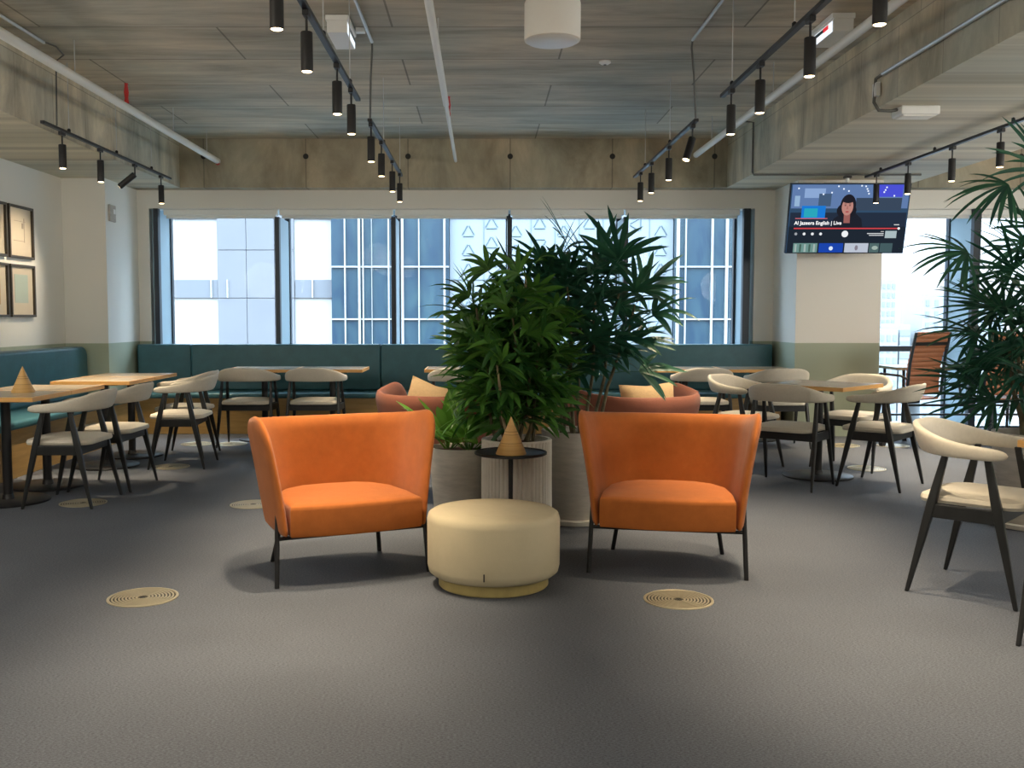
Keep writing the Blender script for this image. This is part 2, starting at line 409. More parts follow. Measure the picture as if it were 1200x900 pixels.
# blind cassettes
bl_lab = ['white roller blind cassette above the leftmost bay of the long window', 'white roller blind cassette above the second window bay from the left',
          'white roller blind cassette above the middle bay of the long window', 'white roller blind cassette above the window bay behind the tall palm',
          'white roller blind cassette above the rightmost bay beside the television column']
for i in range(5):
    a, b = edges[i] + (.06 if i == 0 else .012), edges[i + 1] - (.06 if i == 4 else .012)
    t = thing('roller_blind', bl_lab[i], 'blind', ((a + b) / 2, 11.1, 2.35), 0, 'roller blinds of the long window')
    hw = (b - a) / 2
    MB().span(-hw, hw, -.04, .05, .03, .094).build('cassette', M['blind'], t, bevel=.008)
    MB().span(-hw + .02, hw - .02, .0, .008, .006, .04).build('blind_cloth', M['plain'], t)
    MB().tube([(-hw + .02, .004, .004), (hw - .02, .004, .004)], .009, 8).build('bottom_bar', M['whiteplastic'], t)
for i, (a, b) in enumerate(((4.2, 5.48), (5.52, 6.83))):
    t = thing('roller_blind', ['white roller blind cassette above the bright window right of the television', 'white roller blind cassette above the window behind the right palm'][i], 'blind', ((a + b) / 2, 11.1, 2.35), 0, 'roller blinds of the right window')
    hw = (b - a) / 2
    MB().span(-hw, hw, -.04, .05, .03, .094).build('cassette', M['blind'], t, bevel=.008)
    MB().span(-hw + .02, hw - .02, .0, .008, .006, .04).build('blind_cloth', M['plain'], t)
    MB().tube([(-hw + .02, .004, .004), (hw - .02, .004, .004)], .009, 8).build('bottom_bar', M['whiteplastic'], t)

# ------------------------------------------------------------------ benches
bt = thing('banquette_bench', 'long dark teal leather wall bench on a wood plinth below the wide window', 'bench', (-.3, 10.8, 0))
MB().span(-3.48, 3.48, -.40, .19, 0.0, .385).build('plinth', M['benchwood'], bt, bevel=.004)
cuts = [-3.5, -2.91, -.82, 1.27, 3.5]
for a, b in zip(cuts[:-1], cuts[1:]):
    MB().span(a + .003, b - .003, -.45, .02, .386, .44).build('seat_cushion', M['teal'], bt, bevel=.02, segs=3)
for a, b in zip(cuts[:-1], cuts[1:]):
    MB().span(a + .003, b - .003, 0.0, .19, .442, .945).build('backrest_panel', M['teal'], bt, bevel=.018, segs=3)
lb = thing('banquette_bench', 'blue teal leather bench along the left wall under the framed prints', 'bench', (-4.265, 7.0, 0))
MB().span(0, .66, -3.0, 3.06, 0, .375).build('plinth', M['benchwood'], lb, bevel=.004)
for a, b in ((-3.0, -.1), (-.1, 3.06)):
    MB().span(.0, .69, a + .003, b - .003, .376, .44).build('seat_cushion', M['teal'], lb, bevel=.022, segs=3)
bp = [(-3.0, .442), (3.055, .442)]
r_ = .12
bp += [(3.055 - r_ + r_ * math.cos(k * PI / 16), .945 - r_ + r_ * math.sin(k * PI / 16)) for k in range(9)] + [(-3.0, .945)]
m = MB(); n = len(bp)
m.add([(.02, y, z) for y, z in bp] + [(.225, y, z) for y, z in bp], [tuple(range(n)), tuple(range(2 * n - 1, n - 1, -1))] + [(k, (k + 1) % n, n + (k + 1) % n, n + k) for k in range(n)])
m.build('backrest', M['teal'], lb, bevel=.025, segs=3)

# ------------------------------------------------------------------ dining tables
def make_table(name, sx, sy, label, cat='table'):
    t = thing(name, label, cat)
    MB().span(-sx / 2 + .012, sx / 2 - .012, -sy / 2 + .012, sy / 2 - .012, .700, .7285).build('table_top', M['tabletop'], t)
    e = MB()
    for a in (-1, 1):
        e.box((0, a * (sy / 2 - .006), .7135), (sx, .012, .029)); e.box((a * (sx / 2 - .006), 0, .7135), (.012, sy - .024, .029))
    e.build('edge_band', M['tableedge'], t)
    MB().lathe([(.031, .018), (.031, .688)], 20).build('pole', M['black'], t, smooth=True)
    MB().box((0, 0, .692), (.34, .34, .014)).build('mounting_plate', M['black'], t)
    MB().lathe([(.262, .001), (.265, .004), (.265, .012), (.258, .018), (.04, .02), (.034, .05)], 48).build('base_disc', M['black'], t, smooth=True)
    return t
proto_t = make_table('dining_table', .64, .6, '')
TABLES = [(-3.20, 6.56, 0, 'small oak table nearest the camera by the left bench, bamboo cone on it'),
          (-3.20, 7.165, 0, 'small oak table pushed against the far side of the one carrying the cone'),
          (-3.14, 8.14, 0, 'third small oak table along the left wall bench'),
          (-3.14, 8.75, 0, 'last small oak table along the left bench before the column')]
used = 0
for x, y, a, lab in TABLES:
    place(proto_t, used, (x, y, 0), a, lab, 'tables along the left bench'); used = 1
proto_b = make_table('dining_table', .68, .6, '')
used = 0
for x, y, lab in [(-2.21, 9.95, 'leftmost small oak table in front of the long window bench'), (-1.52, 9.95, 'oak table joined to the right side of the leftmost window bench table'),
                  (-.23, 9.95, 'oak table by the window bench half hidden by the central plants'), (2.06, 9.95, 'oak table by the window bench just right of the plants'),
                  (2.745, 9.95, 'oak table at the right end of the window bench beside the column')]:
    place(proto_b, used, (x, y, 0), 0, lab, 'tables along the window bench'); used = 1
proto_s = make_table('dining_table', .70, .70, '')
place(proto_s, 0, (2.62, 7.60, 0), R(45), 'square oak table turned cornerwise with four chairs round it, right of the armchairs')
place(proto_s, 1, (2.735, 4.08, 0), R(45), 'oak table whose corner just enters at the right edge near the closest chair')

# ------------------------------------------------------------------ dining chairs (front = -Y)
def make_chair():
    t = thing('dining_chair', '', 'chair')
    # seat pad
    def rr(w, d, r, n=6, oy=0):
        p = []
        for cx, cy, a0 in ((w - r, d - r, 0), (-w + r, d - r, 90), (-w + r, -d + r, 180), (w - r, -d + r, 270)):
            for k in range(n + 1):
                a = R(a0 + 90 * k / n); p.append((cx + r * math.cos(a), cy + r * math.sin(a) + oy))
        return p
    m = MB(); n = 28
    rings = [(.200, .195, .06, .410), (.222, .216, .07, .414), (.228, .222, .08, .428), (.222, .217, .08, .444), (.185, .18, .09, .457), (.08, .08, .06, .462)]
    vs = []; fs = []
    for (a, b, r, z) in rings:
        vs += [(x, y, z) for x, y in rr(a, b, r, 6, -.01)]
    for i in range(len(rings) - 1):
        for k in range(n):
            k2 = (k + 1) % n; fs.append((i * n + k, i * n + k2, (i + 1) * n + k2, (i + 1) * n + k))
    fs.append(tuple(range(n - 1, -1, -1))); fs.append(tuple((len(rings) - 1) * n + k for k in range(n)))
    m.add(vs, fs); m.build('seat_pad', M['cream'], t, smooth=True)
    # legs
    def leg(sx, sy):
        foot = Vector((sx * .26, sy * .225, 0)); top = Vector((sx * .232, sy * .085, .640))
        q = MB(); vs = []; fs = []
        sec = [(0, .0085, .0095), (.45, .014, .018), (.66, .0145, .021), (1.0, .011, .014)]
        for (tt, hx, hy) in sec:
            c = foot.lerp(top, tt)
            for a, b in ((-1, -1), (1, -1), (1, 1), (-1, 1)):
                vs.append((c.x + a * hx, c.y + b * hy, c.z))
        for i in range(3):
            for k in range(4):
                k2 = (k + 1) % 4; fs.append((i * 4 + k, i * 4 + k2, i * 4 + 4 + k2, i * 4 + 4 + k))
        fs += [(3, 2, 1, 0), (12, 13, 14, 15)]
        q.add(vs, fs); return q
    for sx in (-1, 1):
        for sy in (-1, 1):
            leg(sx, sy).build('leg', M['blackwood'], t, bevel=.006, segs=2)
    a = MB()
    for s in (-1, 1):
        a.box((s * .243, 0, .382), (.022, .30, .062)); a.box((0, s * .140, .380), (.47, .020, .058))
    a.build('seat_frame', M['blackwood'], t, bevel=.004)
    # wrapped back rail that sweeps forward into arms
    N = 36; K = 12; vs = []; fs = []
    ctrl = []
    for i in range(N + 1):
        u = -1 + 2 * i / N
        s_ = abs(u)
        ang = u * R(98)
        ex = 2.35
        cx, sn = math.cos(ang), math.sin(ang)
        rx, ry = .268, .275
        if s_ < .80:
            a_ = u / .80 * R(90)
            x = rx * math.copysign(abs(math.sin(a_)) ** (2 / ex), math.sin(a_)); y = -.02 + ry * abs(math.cos(a_)) ** (2 / ex)
        else:
            q = (s_ - .80) / .20
            x = math.copysign(rx - .012 * q * q, u); y = -.02 - .155 * q
        f = max(0, (s_ - .12) / .88); f = f * f * (3 - 2 * f)
        top = .768 - .088 * f; bot = .632 - .006 * f
        th = .021 + .006 * f
        if s_ > .955:
            q = (s_ - .955) / .045
            sh = math.sqrt(max(.0, 1 - q ** 3)) * .55 + .45
            mid = (top + bot) / 2; top = mid + (top - mid) * sh; bot = mid + (bot - mid) * sh; th *= sh
        ctrl.append((Vector((x, y, 0)), top, bot, th))
    for i, (p, top, bot, th) in enumerate(ctrl):
        d = (ctrl[min(i + 1, N)][0] - ctrl[max(i - 1, 0)][0]).normalized()
        nrm = Vector((d.y, -d.x, 0))
        lean = .022 * (p.y + .2) / .45
        for k in range(K):
            a = 2 * PI * k / K
            cc, ss = math.cos(a), math.sin(a)
            e = .62
            ox = math.copysign(abs(cc) ** e, cc) * th; oz = math.copysign(abs(ss) ** e, ss)
            z = (top + bot) / 2 + oz * (top - bot) / 2
            rad = Vector((p.x, p.y, 0)).normalized() if p.length > 1e-6 else Vector((0, 1, 0))
            q = p + nrm * ox + Vector((0, 1, 0)) * lean * oz
            vs.append((q.x, q.y, z))
    for i in range(N):
        for k in range(K):
            k2 = (k + 1) % K; fs.append((i * K + k, i * K + k2, (i + 1) * K + k2, (i + 1) * K + k))
    fs.append(tuple(range(K - 1, -1, -1))); fs.append(tuple(N * K + k for k in range(K)))
    MB().add(vs, fs).build('back_rail', M['cream'], t, smooth=True, sub=1)
    return t
proto_c = make_chair()
def face(dx, dy): return math.atan2(dx, -dy)      # rotation that turns the chair's front (-Y) towards (dx, dy)
CH = [(-2.75, 6.54, face(-1, 0), 'cream dining chair nearest the camera on the left, facing the table with the cone', 'chairs along the left bench'),
      (-2.71, 7.16, face(-1, .03), 'cream dining chair directly behind the nearest one on the left', 'chairs along the left bench'),
      (-2.51, 8.20, face(-1, -.06), 'cream dining chair pulled furthest out into the room from the left tables', 'chairs along the left bench'),
      (-2.67, 8.82, face(-1, .02), 'cream dining chair by the last left table, overlapped by the pulled out chair', 'chairs along the left bench'),
      (-2.26, 9.48, face(0, 1), 'leftmost cream dining chair with its back to us, before the window bench', 'chairs facing the window bench'),
      (-1.61, 9.48, face(.02, 1), 'second cream dining chair from left with back to us, before the window bench', 'chairs facing the window bench'),
      (-.235, 9.48, face(0, 1), 'cream dining chair by the window bench peeping out left of the big plants', 'chairs facing the window bench'),
      (2.13, 9.48, face(0, 1), 'cream dining chair with back to us just above the right terracotta armchair', 'chairs facing the window bench'),
      (2.83, 9.40, face(-.03, 1), 'cream dining chair with back to us at the right end of the window bench', 'chairs facing the window bench'),
      (2.27, 7.22, face(.62, .78), 'cream dining chair at the near left side of the cornerwise table, back to us', 'chairs round the cornerwise table'),
      (2.16, 8.06, face(.72, -.7), 'cream dining chair at the far left side of the cornerwise table', 'chairs round the cornerwise table'),
      (3.07, 8.08, face(-.7, -.72), 'cream dining chair at the far right side of the cornerwise table, before the column', 'chairs round the cornerwise table'),
      (2.95, 7.21, face(-.76, .65), 'cream dining chair at the near right side of the cornerwise table', 'chairs round the cornerwise table'),
      (2.27, 4.42, face(.73, -.68), 'large cream dining chair closest to us at the right edge', 'chairs at the right edge'),
      (2.37, 3.61, face(.7, .7), 'dining chair cut off by the right edge with only a black leg showing', 'chairs at the right edge')]
for i, (x, y, a, lab, g) in enumerate(CH):
    place(proto_c, i, (x, y, 0), a, lab, g)

# ------------------------------------------------------------------ wing armchairs (front = -Y)
def catmull(pts, t):
    n = len(pts) - 1
    f = min(max(t, 0), 1) * n; i = min(int(f), n - 1); f -= i
    p = [Vector(pts[max(0, min(n, i + k))]) for k in (-1, 0, 1, 2)]
    if i == 0: p[0] = p[1] * 2 - p[2]
    if i == n - 1: p[3] = p[2] * 2 - p[1]
    return .5 * ((2 * p[1]) + (p[2] - p[0]) * f + (2 * p[0] - 5 * p[1] + 4 * p[2] - p[3]) * f * f + (3 * p[1] - p[0] - 3 * p[2] + p[3]) * f ** 3)
def make_armchair(name, mat):
    t = thing(name, '', 'armchair')
    bot_h = [(.332, -.292), (.334, -.08), (.312, .12), (.19, .255), (0, .285)]
    top_h = [(.424, -.235), (.430, -.03), (.392, .20), (.235, .355), (0, .385)]
    bot = bot_h + [(-x, y) for x, y in reversed(bot_h[:-1])]
    top = top_h + [(-x, y) for x, y in reversed(top_h[:-1])]
    NU, NV = 44, 12
    def S(u, v):
        a = catmull(bot, u); b = catmull(top, u)
        s_ = abs(2 * u - 1)
        ht = .730 + .092 * (s_ ** 2.4)
        if s_ > .74:
            q = (s_ - .74) / .26
            ht -= .15 * (1 - math.sqrt(max(0, 1 - q ** 2.5)))
        hb = .238
        z = hb + (ht - hb) * v
        w_ = (z - .238) / .56
        w_ = w_ + (.08 - .17 * s_) * math.sin(PI * min(1, max(0, w_)))
        p = a.lerp(b, w_)
        return Vector((p.x, p.y, z))
    outer = []; inner = []
    for i in range(NU + 1):
        u = i / NU
        s_ = abs(2 * u - 1)
        for j in range(NV + 1):
            v = j / NV
            e = 1e-3
            du = S(min(1, u + e), v) - S(max(0, u - e), v); dv = S(u, min(1, v + e)) - S(u, max(0, v - e))
            n = du.cross(dv).normalized()
            th = (.034 - .016 * s_ ** 3)
            rim = min(1, (1 - v) / .12 + .35) * min(1, (1 - s_) / .06 + .40)
            p = S(u, v)
            if n.dot(Vector((p.x, p.y + .05, 0))) < 0: n = -n
            outer.append(p + n * th * rim); inner.append(p - n * th * rim)
    m = MB(); W = NV + 1; O = len(outer)
    fs = []
    for i in range(NU):
        for j in range(NV):
            a, b, c, d = i * W + j, (i + 1) * W + j, (i + 1) * W + j + 1, i * W + j + 1
            fs.append((a, b, c, d)); fs.append((O + a, O + d, O + c, O + b))
        fs.append((i * W + NV, (i + 1) * W + NV, O + (i + 1) * W + NV, O + i * W + NV))
        fs.append((i * W, O + i * W, O + (i + 1) * W, (i + 1) * W))
    for j in range(NV):
        fs.append((j, j + 1, O + j + 1, O + j)); k = NU * W + j
        fs.append((k, O + k, O + k + 1, k + 1))
    m.add(outer + inner, fs)
    m.build('wing_shell', mat, t, smooth=True, sub=1)
    # seat block : bowed front, rounded, follows the shell inside
    plan = []
    for k in range(13):
        x = -.318 + .636 * k / 12
        plan.append((x, -.300 - .035 * (1 - (x / .318) ** 2)))
    back = [(.316, -.1), (.29, .09), (.235, .19), (.15, .245), (0, .26), (-.15, .245), (-.235, .19), (-.29, .09), (-.316, -.1)]
    plan += back; n = len(plan); vs = []; fs = []
    lay = [(.93, .236), (.985, .240), (.998, .252), (1.0, .362), (.993, .376), (.975, .383), (.9, .389), (.6, .397), (.25, .400)]
    for sc, z in lay: vs += [(x * sc, (y + .02) * sc - .02, z) for x, y in plan]
    for i in range(len(lay) - 1):
        for k in range(n):
            k2 = (k + 1) % n; fs.append((i * n + k, i * n + k2, (i + 1) * n + k2, (i + 1) * n + k))
    fs.append(tuple(range(n - 1, -1, -1))); fs.append(tuple((len(lay) - 1) * n + k for k in range(n)))
    MB().add(vs, fs).build('seat_cushion', mat, t, smooth=True)
    for s in (-1, 1):
        MB().tube([(s * .372, -.245, 0), (s * .362, -.215, .24), (s * .356, -.205, .355)], .0115, 10).build('leg', M['black'], t, smooth=True)
        MB().tube([(s * .285, .265, 0), (s * .245, .19, .245)], .0115, 10).build('leg', M['black'], t, smooth=True)
    MB().tube([(-.362, -.215, .222), (.362, -.215, .222)], .0095, 8).build('crossbar', M['black'], t, smooth=True)
    MB().tube([(-.25, .19, .222), (.25, .19, .222)], .0095, 8).build('crossbar', M['black'], t, smooth=True)
    return t
pa = make_armchair('wing_armchair', M['orange'])
place(pa, 0, (-.70, 4.80, 0), R(24), 'orange wing armchair left of the round ottoman, turned to the right', 'orange wing armchairs')
place(pa, 1, (.93, 4.875, 0), R(-11), 'orange wing armchair right of the round ottoman', 'orange wing armchairs')
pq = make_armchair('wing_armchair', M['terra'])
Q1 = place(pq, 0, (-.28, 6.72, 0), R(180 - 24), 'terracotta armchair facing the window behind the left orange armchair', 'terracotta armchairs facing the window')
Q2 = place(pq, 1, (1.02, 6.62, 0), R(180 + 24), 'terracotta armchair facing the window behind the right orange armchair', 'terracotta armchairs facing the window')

def pillow(name, w, hgt, th, label, loc, rot):
    N = 12; vs = []; fs = []
    for side in (1, -1):
        for i in range(N + 1):
            for j in range(N + 1):
                u, v = -1 + 2 * i / N, -1 + 2 * j / N
                pin = 1 - .10 * (1 - abs(u)) * (abs(v) ** 2) ; pin2 = 1 - .10 * (1 - abs(v)) * (abs(u) ** 2)
                d = max(0, (1 - u ** 4)) ** .6 * max(0, (1 - v ** 4)) ** .6
                vs.append((u * w / 2 * pin2, side * d * th / 2, v * hgt / 2 * pin))
    W = N + 1; O = W * W
    for i in range(N):
        for j in range(N):
            a, b, c, d = i * W + j, (i + 1) * W + j, (i + 1) * W + j + 1, i * W + j + 1
            fs.append((a, b, c, d)); fs.append((O + a, O + d, O + c, O + b))
    m = MB().add(vs, fs)
    o = m.build(name, M['beige'], None)
    bm = bmesh.new(); bm.from_mesh(o.data); bmesh.ops.remove_doubles(bm, verts=bm.verts, dist=.0005)
    bmesh.ops.recalc_face_normals(bm, faces=bm.faces); bm.to_mesh(o.data); bm.free()
    o.data.polygons.foreach_set('use_smooth', [True] * len(o.data.polygons))
    o.location = loc; o.rotation_euler = rot
    return tag(o, label, 'cushion', 'beige cushions on the terracotta armchairs')
pillow('scatter_cushion', .40, .38, .15, 'beige cushion leaning in the left terracotta armchair', (-.375, 6.70, .61), (R(-14), R(14), R(-30)))
pillow('scatter_cushion', .40, .38, .15, 'beige cushion leaning in the right terracotta armchair', (1.13, 6.60, .61), (R(-14), R(-2), R(14)))

# ------------------------------------------------------------------ ottoman, side table, cones
ot = thing('ottoman', 'round cream ottoman on a gold plinth between the orange armchairs', 'ottoman', (.053, 4.52, 0))
MB().lathe([(.25, .055), (.285, .058), (.302, .072), (.308, .10), (.309, .31), (.302, .335), (.285, .346), (.2, .349), (.05, .35)], 64).build('upholstered_body', M['ottoman'], ot, smooth=True)
MB().lathe([(.252, 0), (.256, .004), (.256, .056)], 64).build('plinth', M['brass'], ot, smooth=True)
MB().box((-.045, -.3095, .105), (.006, .004, .034)).build('seam_tag', M['black'], ot)
st = thing('side_table', 'small round black pedestal side table behind the cream ottoman', 'side table', (.150, 5.11, 0))
MB().lathe([(.15, .527), (.183, .524), (.190, .528), (.190, .538), (.184, .540), (.180, .533), (.02, .532)], 48).build('tray_top', M['black'], st, smooth=True)
MB().lathe([(.012, .27), (.012, .526)], 16).build('pole', M['black'], st, smooth=True)
MB().lathe([(.15, 0), (.15, .012), (.10, .03), (.05, .10), (.028, .20), (.0125, .29)], 40).build('flared_base', M['black'], st, smooth=True)
def cone(x, y, z, r, hh, label):
    t = thing('decorative_cone', label, 'ornament', (x, y, z), rnd.random(), 'turned bamboo cones')
    MB().lathe([(r * .985, 0), (r, .004), (r * .012, hh)], 40).build('cone_body', M['cone'], t, smooth=True)
    g = MB()
    for f in (.30, .52, .60):
        rr_ = r * (1 - f) + .0008
        g.lathe([(rr_, hh * f), (rr_ + .0006, hh * f + .001), (rr_ - .0004, hh * f + .0024)], 40, close=False)
    g.build('groove_rings', M['groove'], t, smooth=True)
    return t
cone(.150, 5.055, .5335, .080, .195, 'bamboo cone ornament on the round black side table')
cone(-3.152, 6.72, .7285, .076, .178, 'bamboo cone ornament on the near left oak table')

# ------------------------------------------------------------------ potted plants
def blade(mb, base, d, up, L, w, droop, nseg=6, fold=.18):
    d = d.normalized(); side = d.cross(up)
    if side.length < 1e-4: side = d.cross(Vector((1, 0, 0)))
    side.normalize(); nrm = side.cross(d).normalized()
    vs = []; fs = []
    p = Vector(base); dd = d.copy()
    for i in range(nseg + 1):
        t = i / nseg
        wd = w * (math.sin(PI * min(1, (t * .86 + .10))) ** .75) * (1 - max(0, (t - .85) / .15) * .85) * .5
        if i == nseg: wd = w * .02
        vs += [p - side * wd + nrm * wd * fold, p, p + side * wd + nrm * wd * fold]
        dd = (dd + Vector((0, 0, -droop / nseg))).normalized()
        nrm = side.cross(dd).normalized()
        p = p + dd * (L / nseg)
    for i in range(nseg):
        a = i * 3
        fs += [(a, a + 1, a + 4, a + 3), (a + 1, a + 2, a + 5, a + 4)]
    mb.add(vs, fs)
def fan(mb, hub, d, n, spread, L, w, droop, rg):
    d = d.normalized()
    side = d.cross(Vector((0, 0, 1)))
    if side.length < 1e-3: side = Vector((1, 0, 0))
    side.normalize(); side = Matrix.Rotation(rg.uniform(-1.15, 1.15), 3, d) @ side; nrm = side.cross(d).normalized()
    if nrm.z < 0: nrm = -nrm
    for k in range(n):
        a = spread * (-1 + 2 * (k + .5) / n) + rg.uniform(-.06, .06)
        v = d * math.cos(a) + side * math.sin(a) + nrm * (.12 * math.cos(a) + rg.uniform(-.08, .08))
        blade(mb, hub, v, nrm, L * (1 - .22 * abs(a) / max(spread, .01)) * rg.uniform(.85, 1.1), w * rg.uniform(.8, 1.15), droop * rg.uniform(.6, 1.3))
def planter(t, prof, mat, zs, rs, flute=None):
    MB().lathe(prof, 288 if flute else 48, fn=flute).build('planter', mat, t, smooth=(flute is None))
    MB().lathe([(rs, zs - .02), (rs, zs), (rs * .5, zs + .012), (.01, zs + .016)], 32).build('soil', M['soil'], t, smooth=True)

# tall lady palm in the grey planter
p3 = thing('potted_palm', 'tall dark lady palm in a grey stone planter, right of the fluted pot', 'potted plant', (.575, 5.95, 0))
MB().lathe([(.19, .0), (.215, .004), (.222, .03), (.205, .032)], 48).build('saucer', M['potwhite'], p3, smooth=True)
planter(p3, [(.165, .022), (.172, .03), (.213, .545), (.214, .557), (.196, .557), (.192, .50)], M['pot'], .52, .193)
rg = random.Random(11)
fol = MB()
canes = [(-.09, .0, -.16, .0, 1.50), (-.03, -.09, -.06, -.1, 1.42), (.02, .06, .02, .05, 1.52), (.06, -.03, .12, -.03, 1.47), (.10, .05, .25, .0, 1.42), (.0, .1, -.28, .1, 1.36), (.08, -.08, .34, -.1, 1.32), (-.08, .08, -.02, .14, 1.28)]
for i, (bx, by, tx, ty, h_) in enumerate(canes):
    b = Vector((bx, by, .50)); tp = Vector((tx, ty, h_))
    pts = [b.lerp(tp, k / 5) + Vector((.012 * math.sin(k * 2.1 + i), .01 * math.cos(k * 1.7 + i), 0)) for k in range(6)]
    MB().tube(pts, [.012, .011, .010, .009, .008, .006], 8).build('cane', M['cane'], p3, smooth=True)
    nl = 9
    for k in range(nl):
        f = .50 + .50 * k / (nl - 1)
        az = k * 2.4 + i * 1.1 + rg.uniform(-.3, .3)
        q = b.lerp(tp, f)
        el = .15 + .75 * (k / (nl - 1)) + rg.uniform(-.15, .2)
        dv = Vector((math.cos(az) * math.cos(el), math.sin(az) * math.cos(el), math.sin(el)))
        pl = rg.uniform(.10, .20)
        hub = q + dv * pl
        fol.tube([q, q + dv * pl * .5 + Vector((0, 0, .005)), hub], [.003, .0025, .002], 5)
        fan(fol, hub, Vector((dv.x, dv.y, dv.z * .9 + .05)), rg.choice((6, 7, 8)), R(rg.uniform(62, 88)), rg.uniform(.27, .37), .038, rg.uniform(.35, 1.0), rg)
fol.build('foliage', M['leaf_dark'], p3, fix=False, smooth=False)

# bushy palm in the white fluted pot
p2 = thing('potted_palm', 'bushy mid green palm in the white fluted planter behind the side table', 'potted plant', (.195, 5.53, 0))
flute = lambda a, z: 1 - .04 * (1 - abs(math.sin(a * 24)) ** .8) * (1 if .02 < z < .55 else 0)
planter(p2, [(.196, 0), (.204, .01), (.203, .03), (.200, .30), (.199, .535), (.200, .550), (.196, .556), (.178, .556), (.175, .50)], M['potwhite'], .525, .177, flute)
fol = MB()
for i in range(13):
    a0 = i * 2.4; r0 = .03 + .09 * ((i * 37 % 10) / 10)
    b = Vector((r0 * math.cos(a0), r0 * math.sin(a0), .50)); h_ = .92 + .62 * ((i * 53 % 10) / 10)
    tp = b + Vector((.15 * math.cos(a0) + (-.05 if h_ > 1.2 else 0), .12 * math.sin(a0), h_ - .5))
    MB().tube([b.lerp(tp, k / 4) + Vector((.01 * math.sin(k * 2 + i), 0, 0)) for k in range(5)], [.010, .009, .008, .007, .006], 8).build('cane', M['canepale'] if i in (3, 7) else M['cane'], p2, smooth=True)
    nl = 13
    for k in range(nl):
        f = .34 + .66 * k / (nl - 1)
        az = k * 2.4 + i * .9; q = b.lerp(tp, f)
        el = -.05 + .95 * f + rg.uniform(-.2, .2)
        dv = Vector((math.cos(az) * math.cos(el), math.sin(az) * math.cos(el), math.sin(el)))
        hub = q + dv * rg.uniform(.05, .12)
        fol.tube([q, hub], [.003, .002], 5)
        fan(fol, hub, Vector((dv.x, dv.y, dv.z * .8)), rg.choice((6, 7, 8)), R(rg.uniform(60, 85)), rg.uniform(.20, .29), .034, rg.uniform(.5, 1.3), rg)
fol.build('foliage', M['leaf_mid'], p2, fix=False)

# low broad leaved plant
p1 = thing('potted_plant', 'low leafy plant in a grey tapered planter behind the left orange armchair', 'potted plant', (-.135, 5.80, 0))
planter(p1, [(.135, 0), (.145, .01), (.182, .46), (.183, .474), (.166, .474), (.162, .43)], M['pot'], .448, .164)
fol = MB()
for i in range(34):
    az = i * 2.399; el = .45 + 1.0 * ((i * 29 % 23) / 23); L_ = rg.uniform(.20, .36)
    dv = Vector((math.cos(az) * math.cos(el), math.sin(az) * math.cos(el), math.sin(el)))
    b = Vector((.07 * math.cos(az * 1.3), .07 * math.sin(az * 1.3), .44))
    q = b + dv * rg.uniform(.06, .16)
    fol.tube([b, q], [.004, .003], 5)
    blade(fol, q, dv, Vector((0, 0, 1)), L_, rg.uniform(.065, .095), rg.uniform(.3, .9))
fol.build('foliage', M['leaf_bright'], p1, fix=False)

# fan palm at the right edge
p4 = thing('potted_palm', 'large fan palm in a grey planter at the right edge by the window', 'potted plant', (3.30, 5.80, 0))
MB().lathe([(.22, 0), (.245, .004), (.252, .03), (.235, .032)], 48).build('saucer', M['potwhite'], p4, smooth=True)
planter(p4, [(.20, .022), (.208, .03), (.245, .545), (.246, .56), (.226, .56), (.222, .50)], M['pot'], .52, .223)
fol = MB()
for i, (bx, by, tx, ty, h_) in enumerate([(-.08, 0, -.20, .0, 1.10), (.0, -.06, -.06, -.08, 1.45), (.06, .05, .05, .08, 1.6), (.0, .08, -.12, .12, 1.25), (.1, -.04, .2, -.05, 1.3)]):
    b = Vector((bx, by, .50)); tp = Vector((tx, ty, h_))
    MB().tube([b.lerp(tp, k / 4) + Vector((.012 * math.sin(k * 2 + i), 0, 0)) for k in range(5)], [.018, .016, .014, .013, .010], 8).build('cane', M['cane'], p4, smooth=True)
    nl = 12
    for k in range(nl):
        f = .34 + .66 * k / (nl - 1); az = k * 2.4 + i * 1.37; q = b.lerp(tp, f)
        el = -.15 + 1.0 * (k / (nl - 1)) + rg.uniform(-.1, .2)
        dv = Vector((math.cos(az) * math.cos(el), math.sin(az) * math.cos(el), math.sin(el)))
        hub = q + dv * rg.uniform(.12, .26)
        fol.tube([q, hub], [.005, .003], 5)
        fan(fol, hub, Vector((dv.x, dv.y, dv.z * .6)), rg.choice((11, 13, 15)), R(rg.uniform(75, 110)), rg.uniform(.34, .48), .025, rg.uniform(.2, .9), rg)
# the high arching fronds
for (q, hub, dv) in [((-.05, -.05, 1.5), (-.28, -.1, 2.0), (-1, .1, -.25)), ((.05, .0, 1.6), (-.05, -.2, 2.05), (.1, -.4, .5)), ((.05, .08, 1.6), (.05, .1, 2.1), (-.3, .2, .7)), ((-.1, .05, 1.3), (-.45, .0, 1.62), (-1, -.1, .1))]:
    q, hub = Vector(q), Vector(hub)
    fol.tube([q, q.lerp(hub, .5) + Vector((0, 0, .04)), hub], [.006, .005, .003], 6)
    fan(fol, hub, Vector(dv), 14, R(85), .40, .024, .75, rg)
fol.build('foliage', M['leaf_dark'], p4, fix=False)

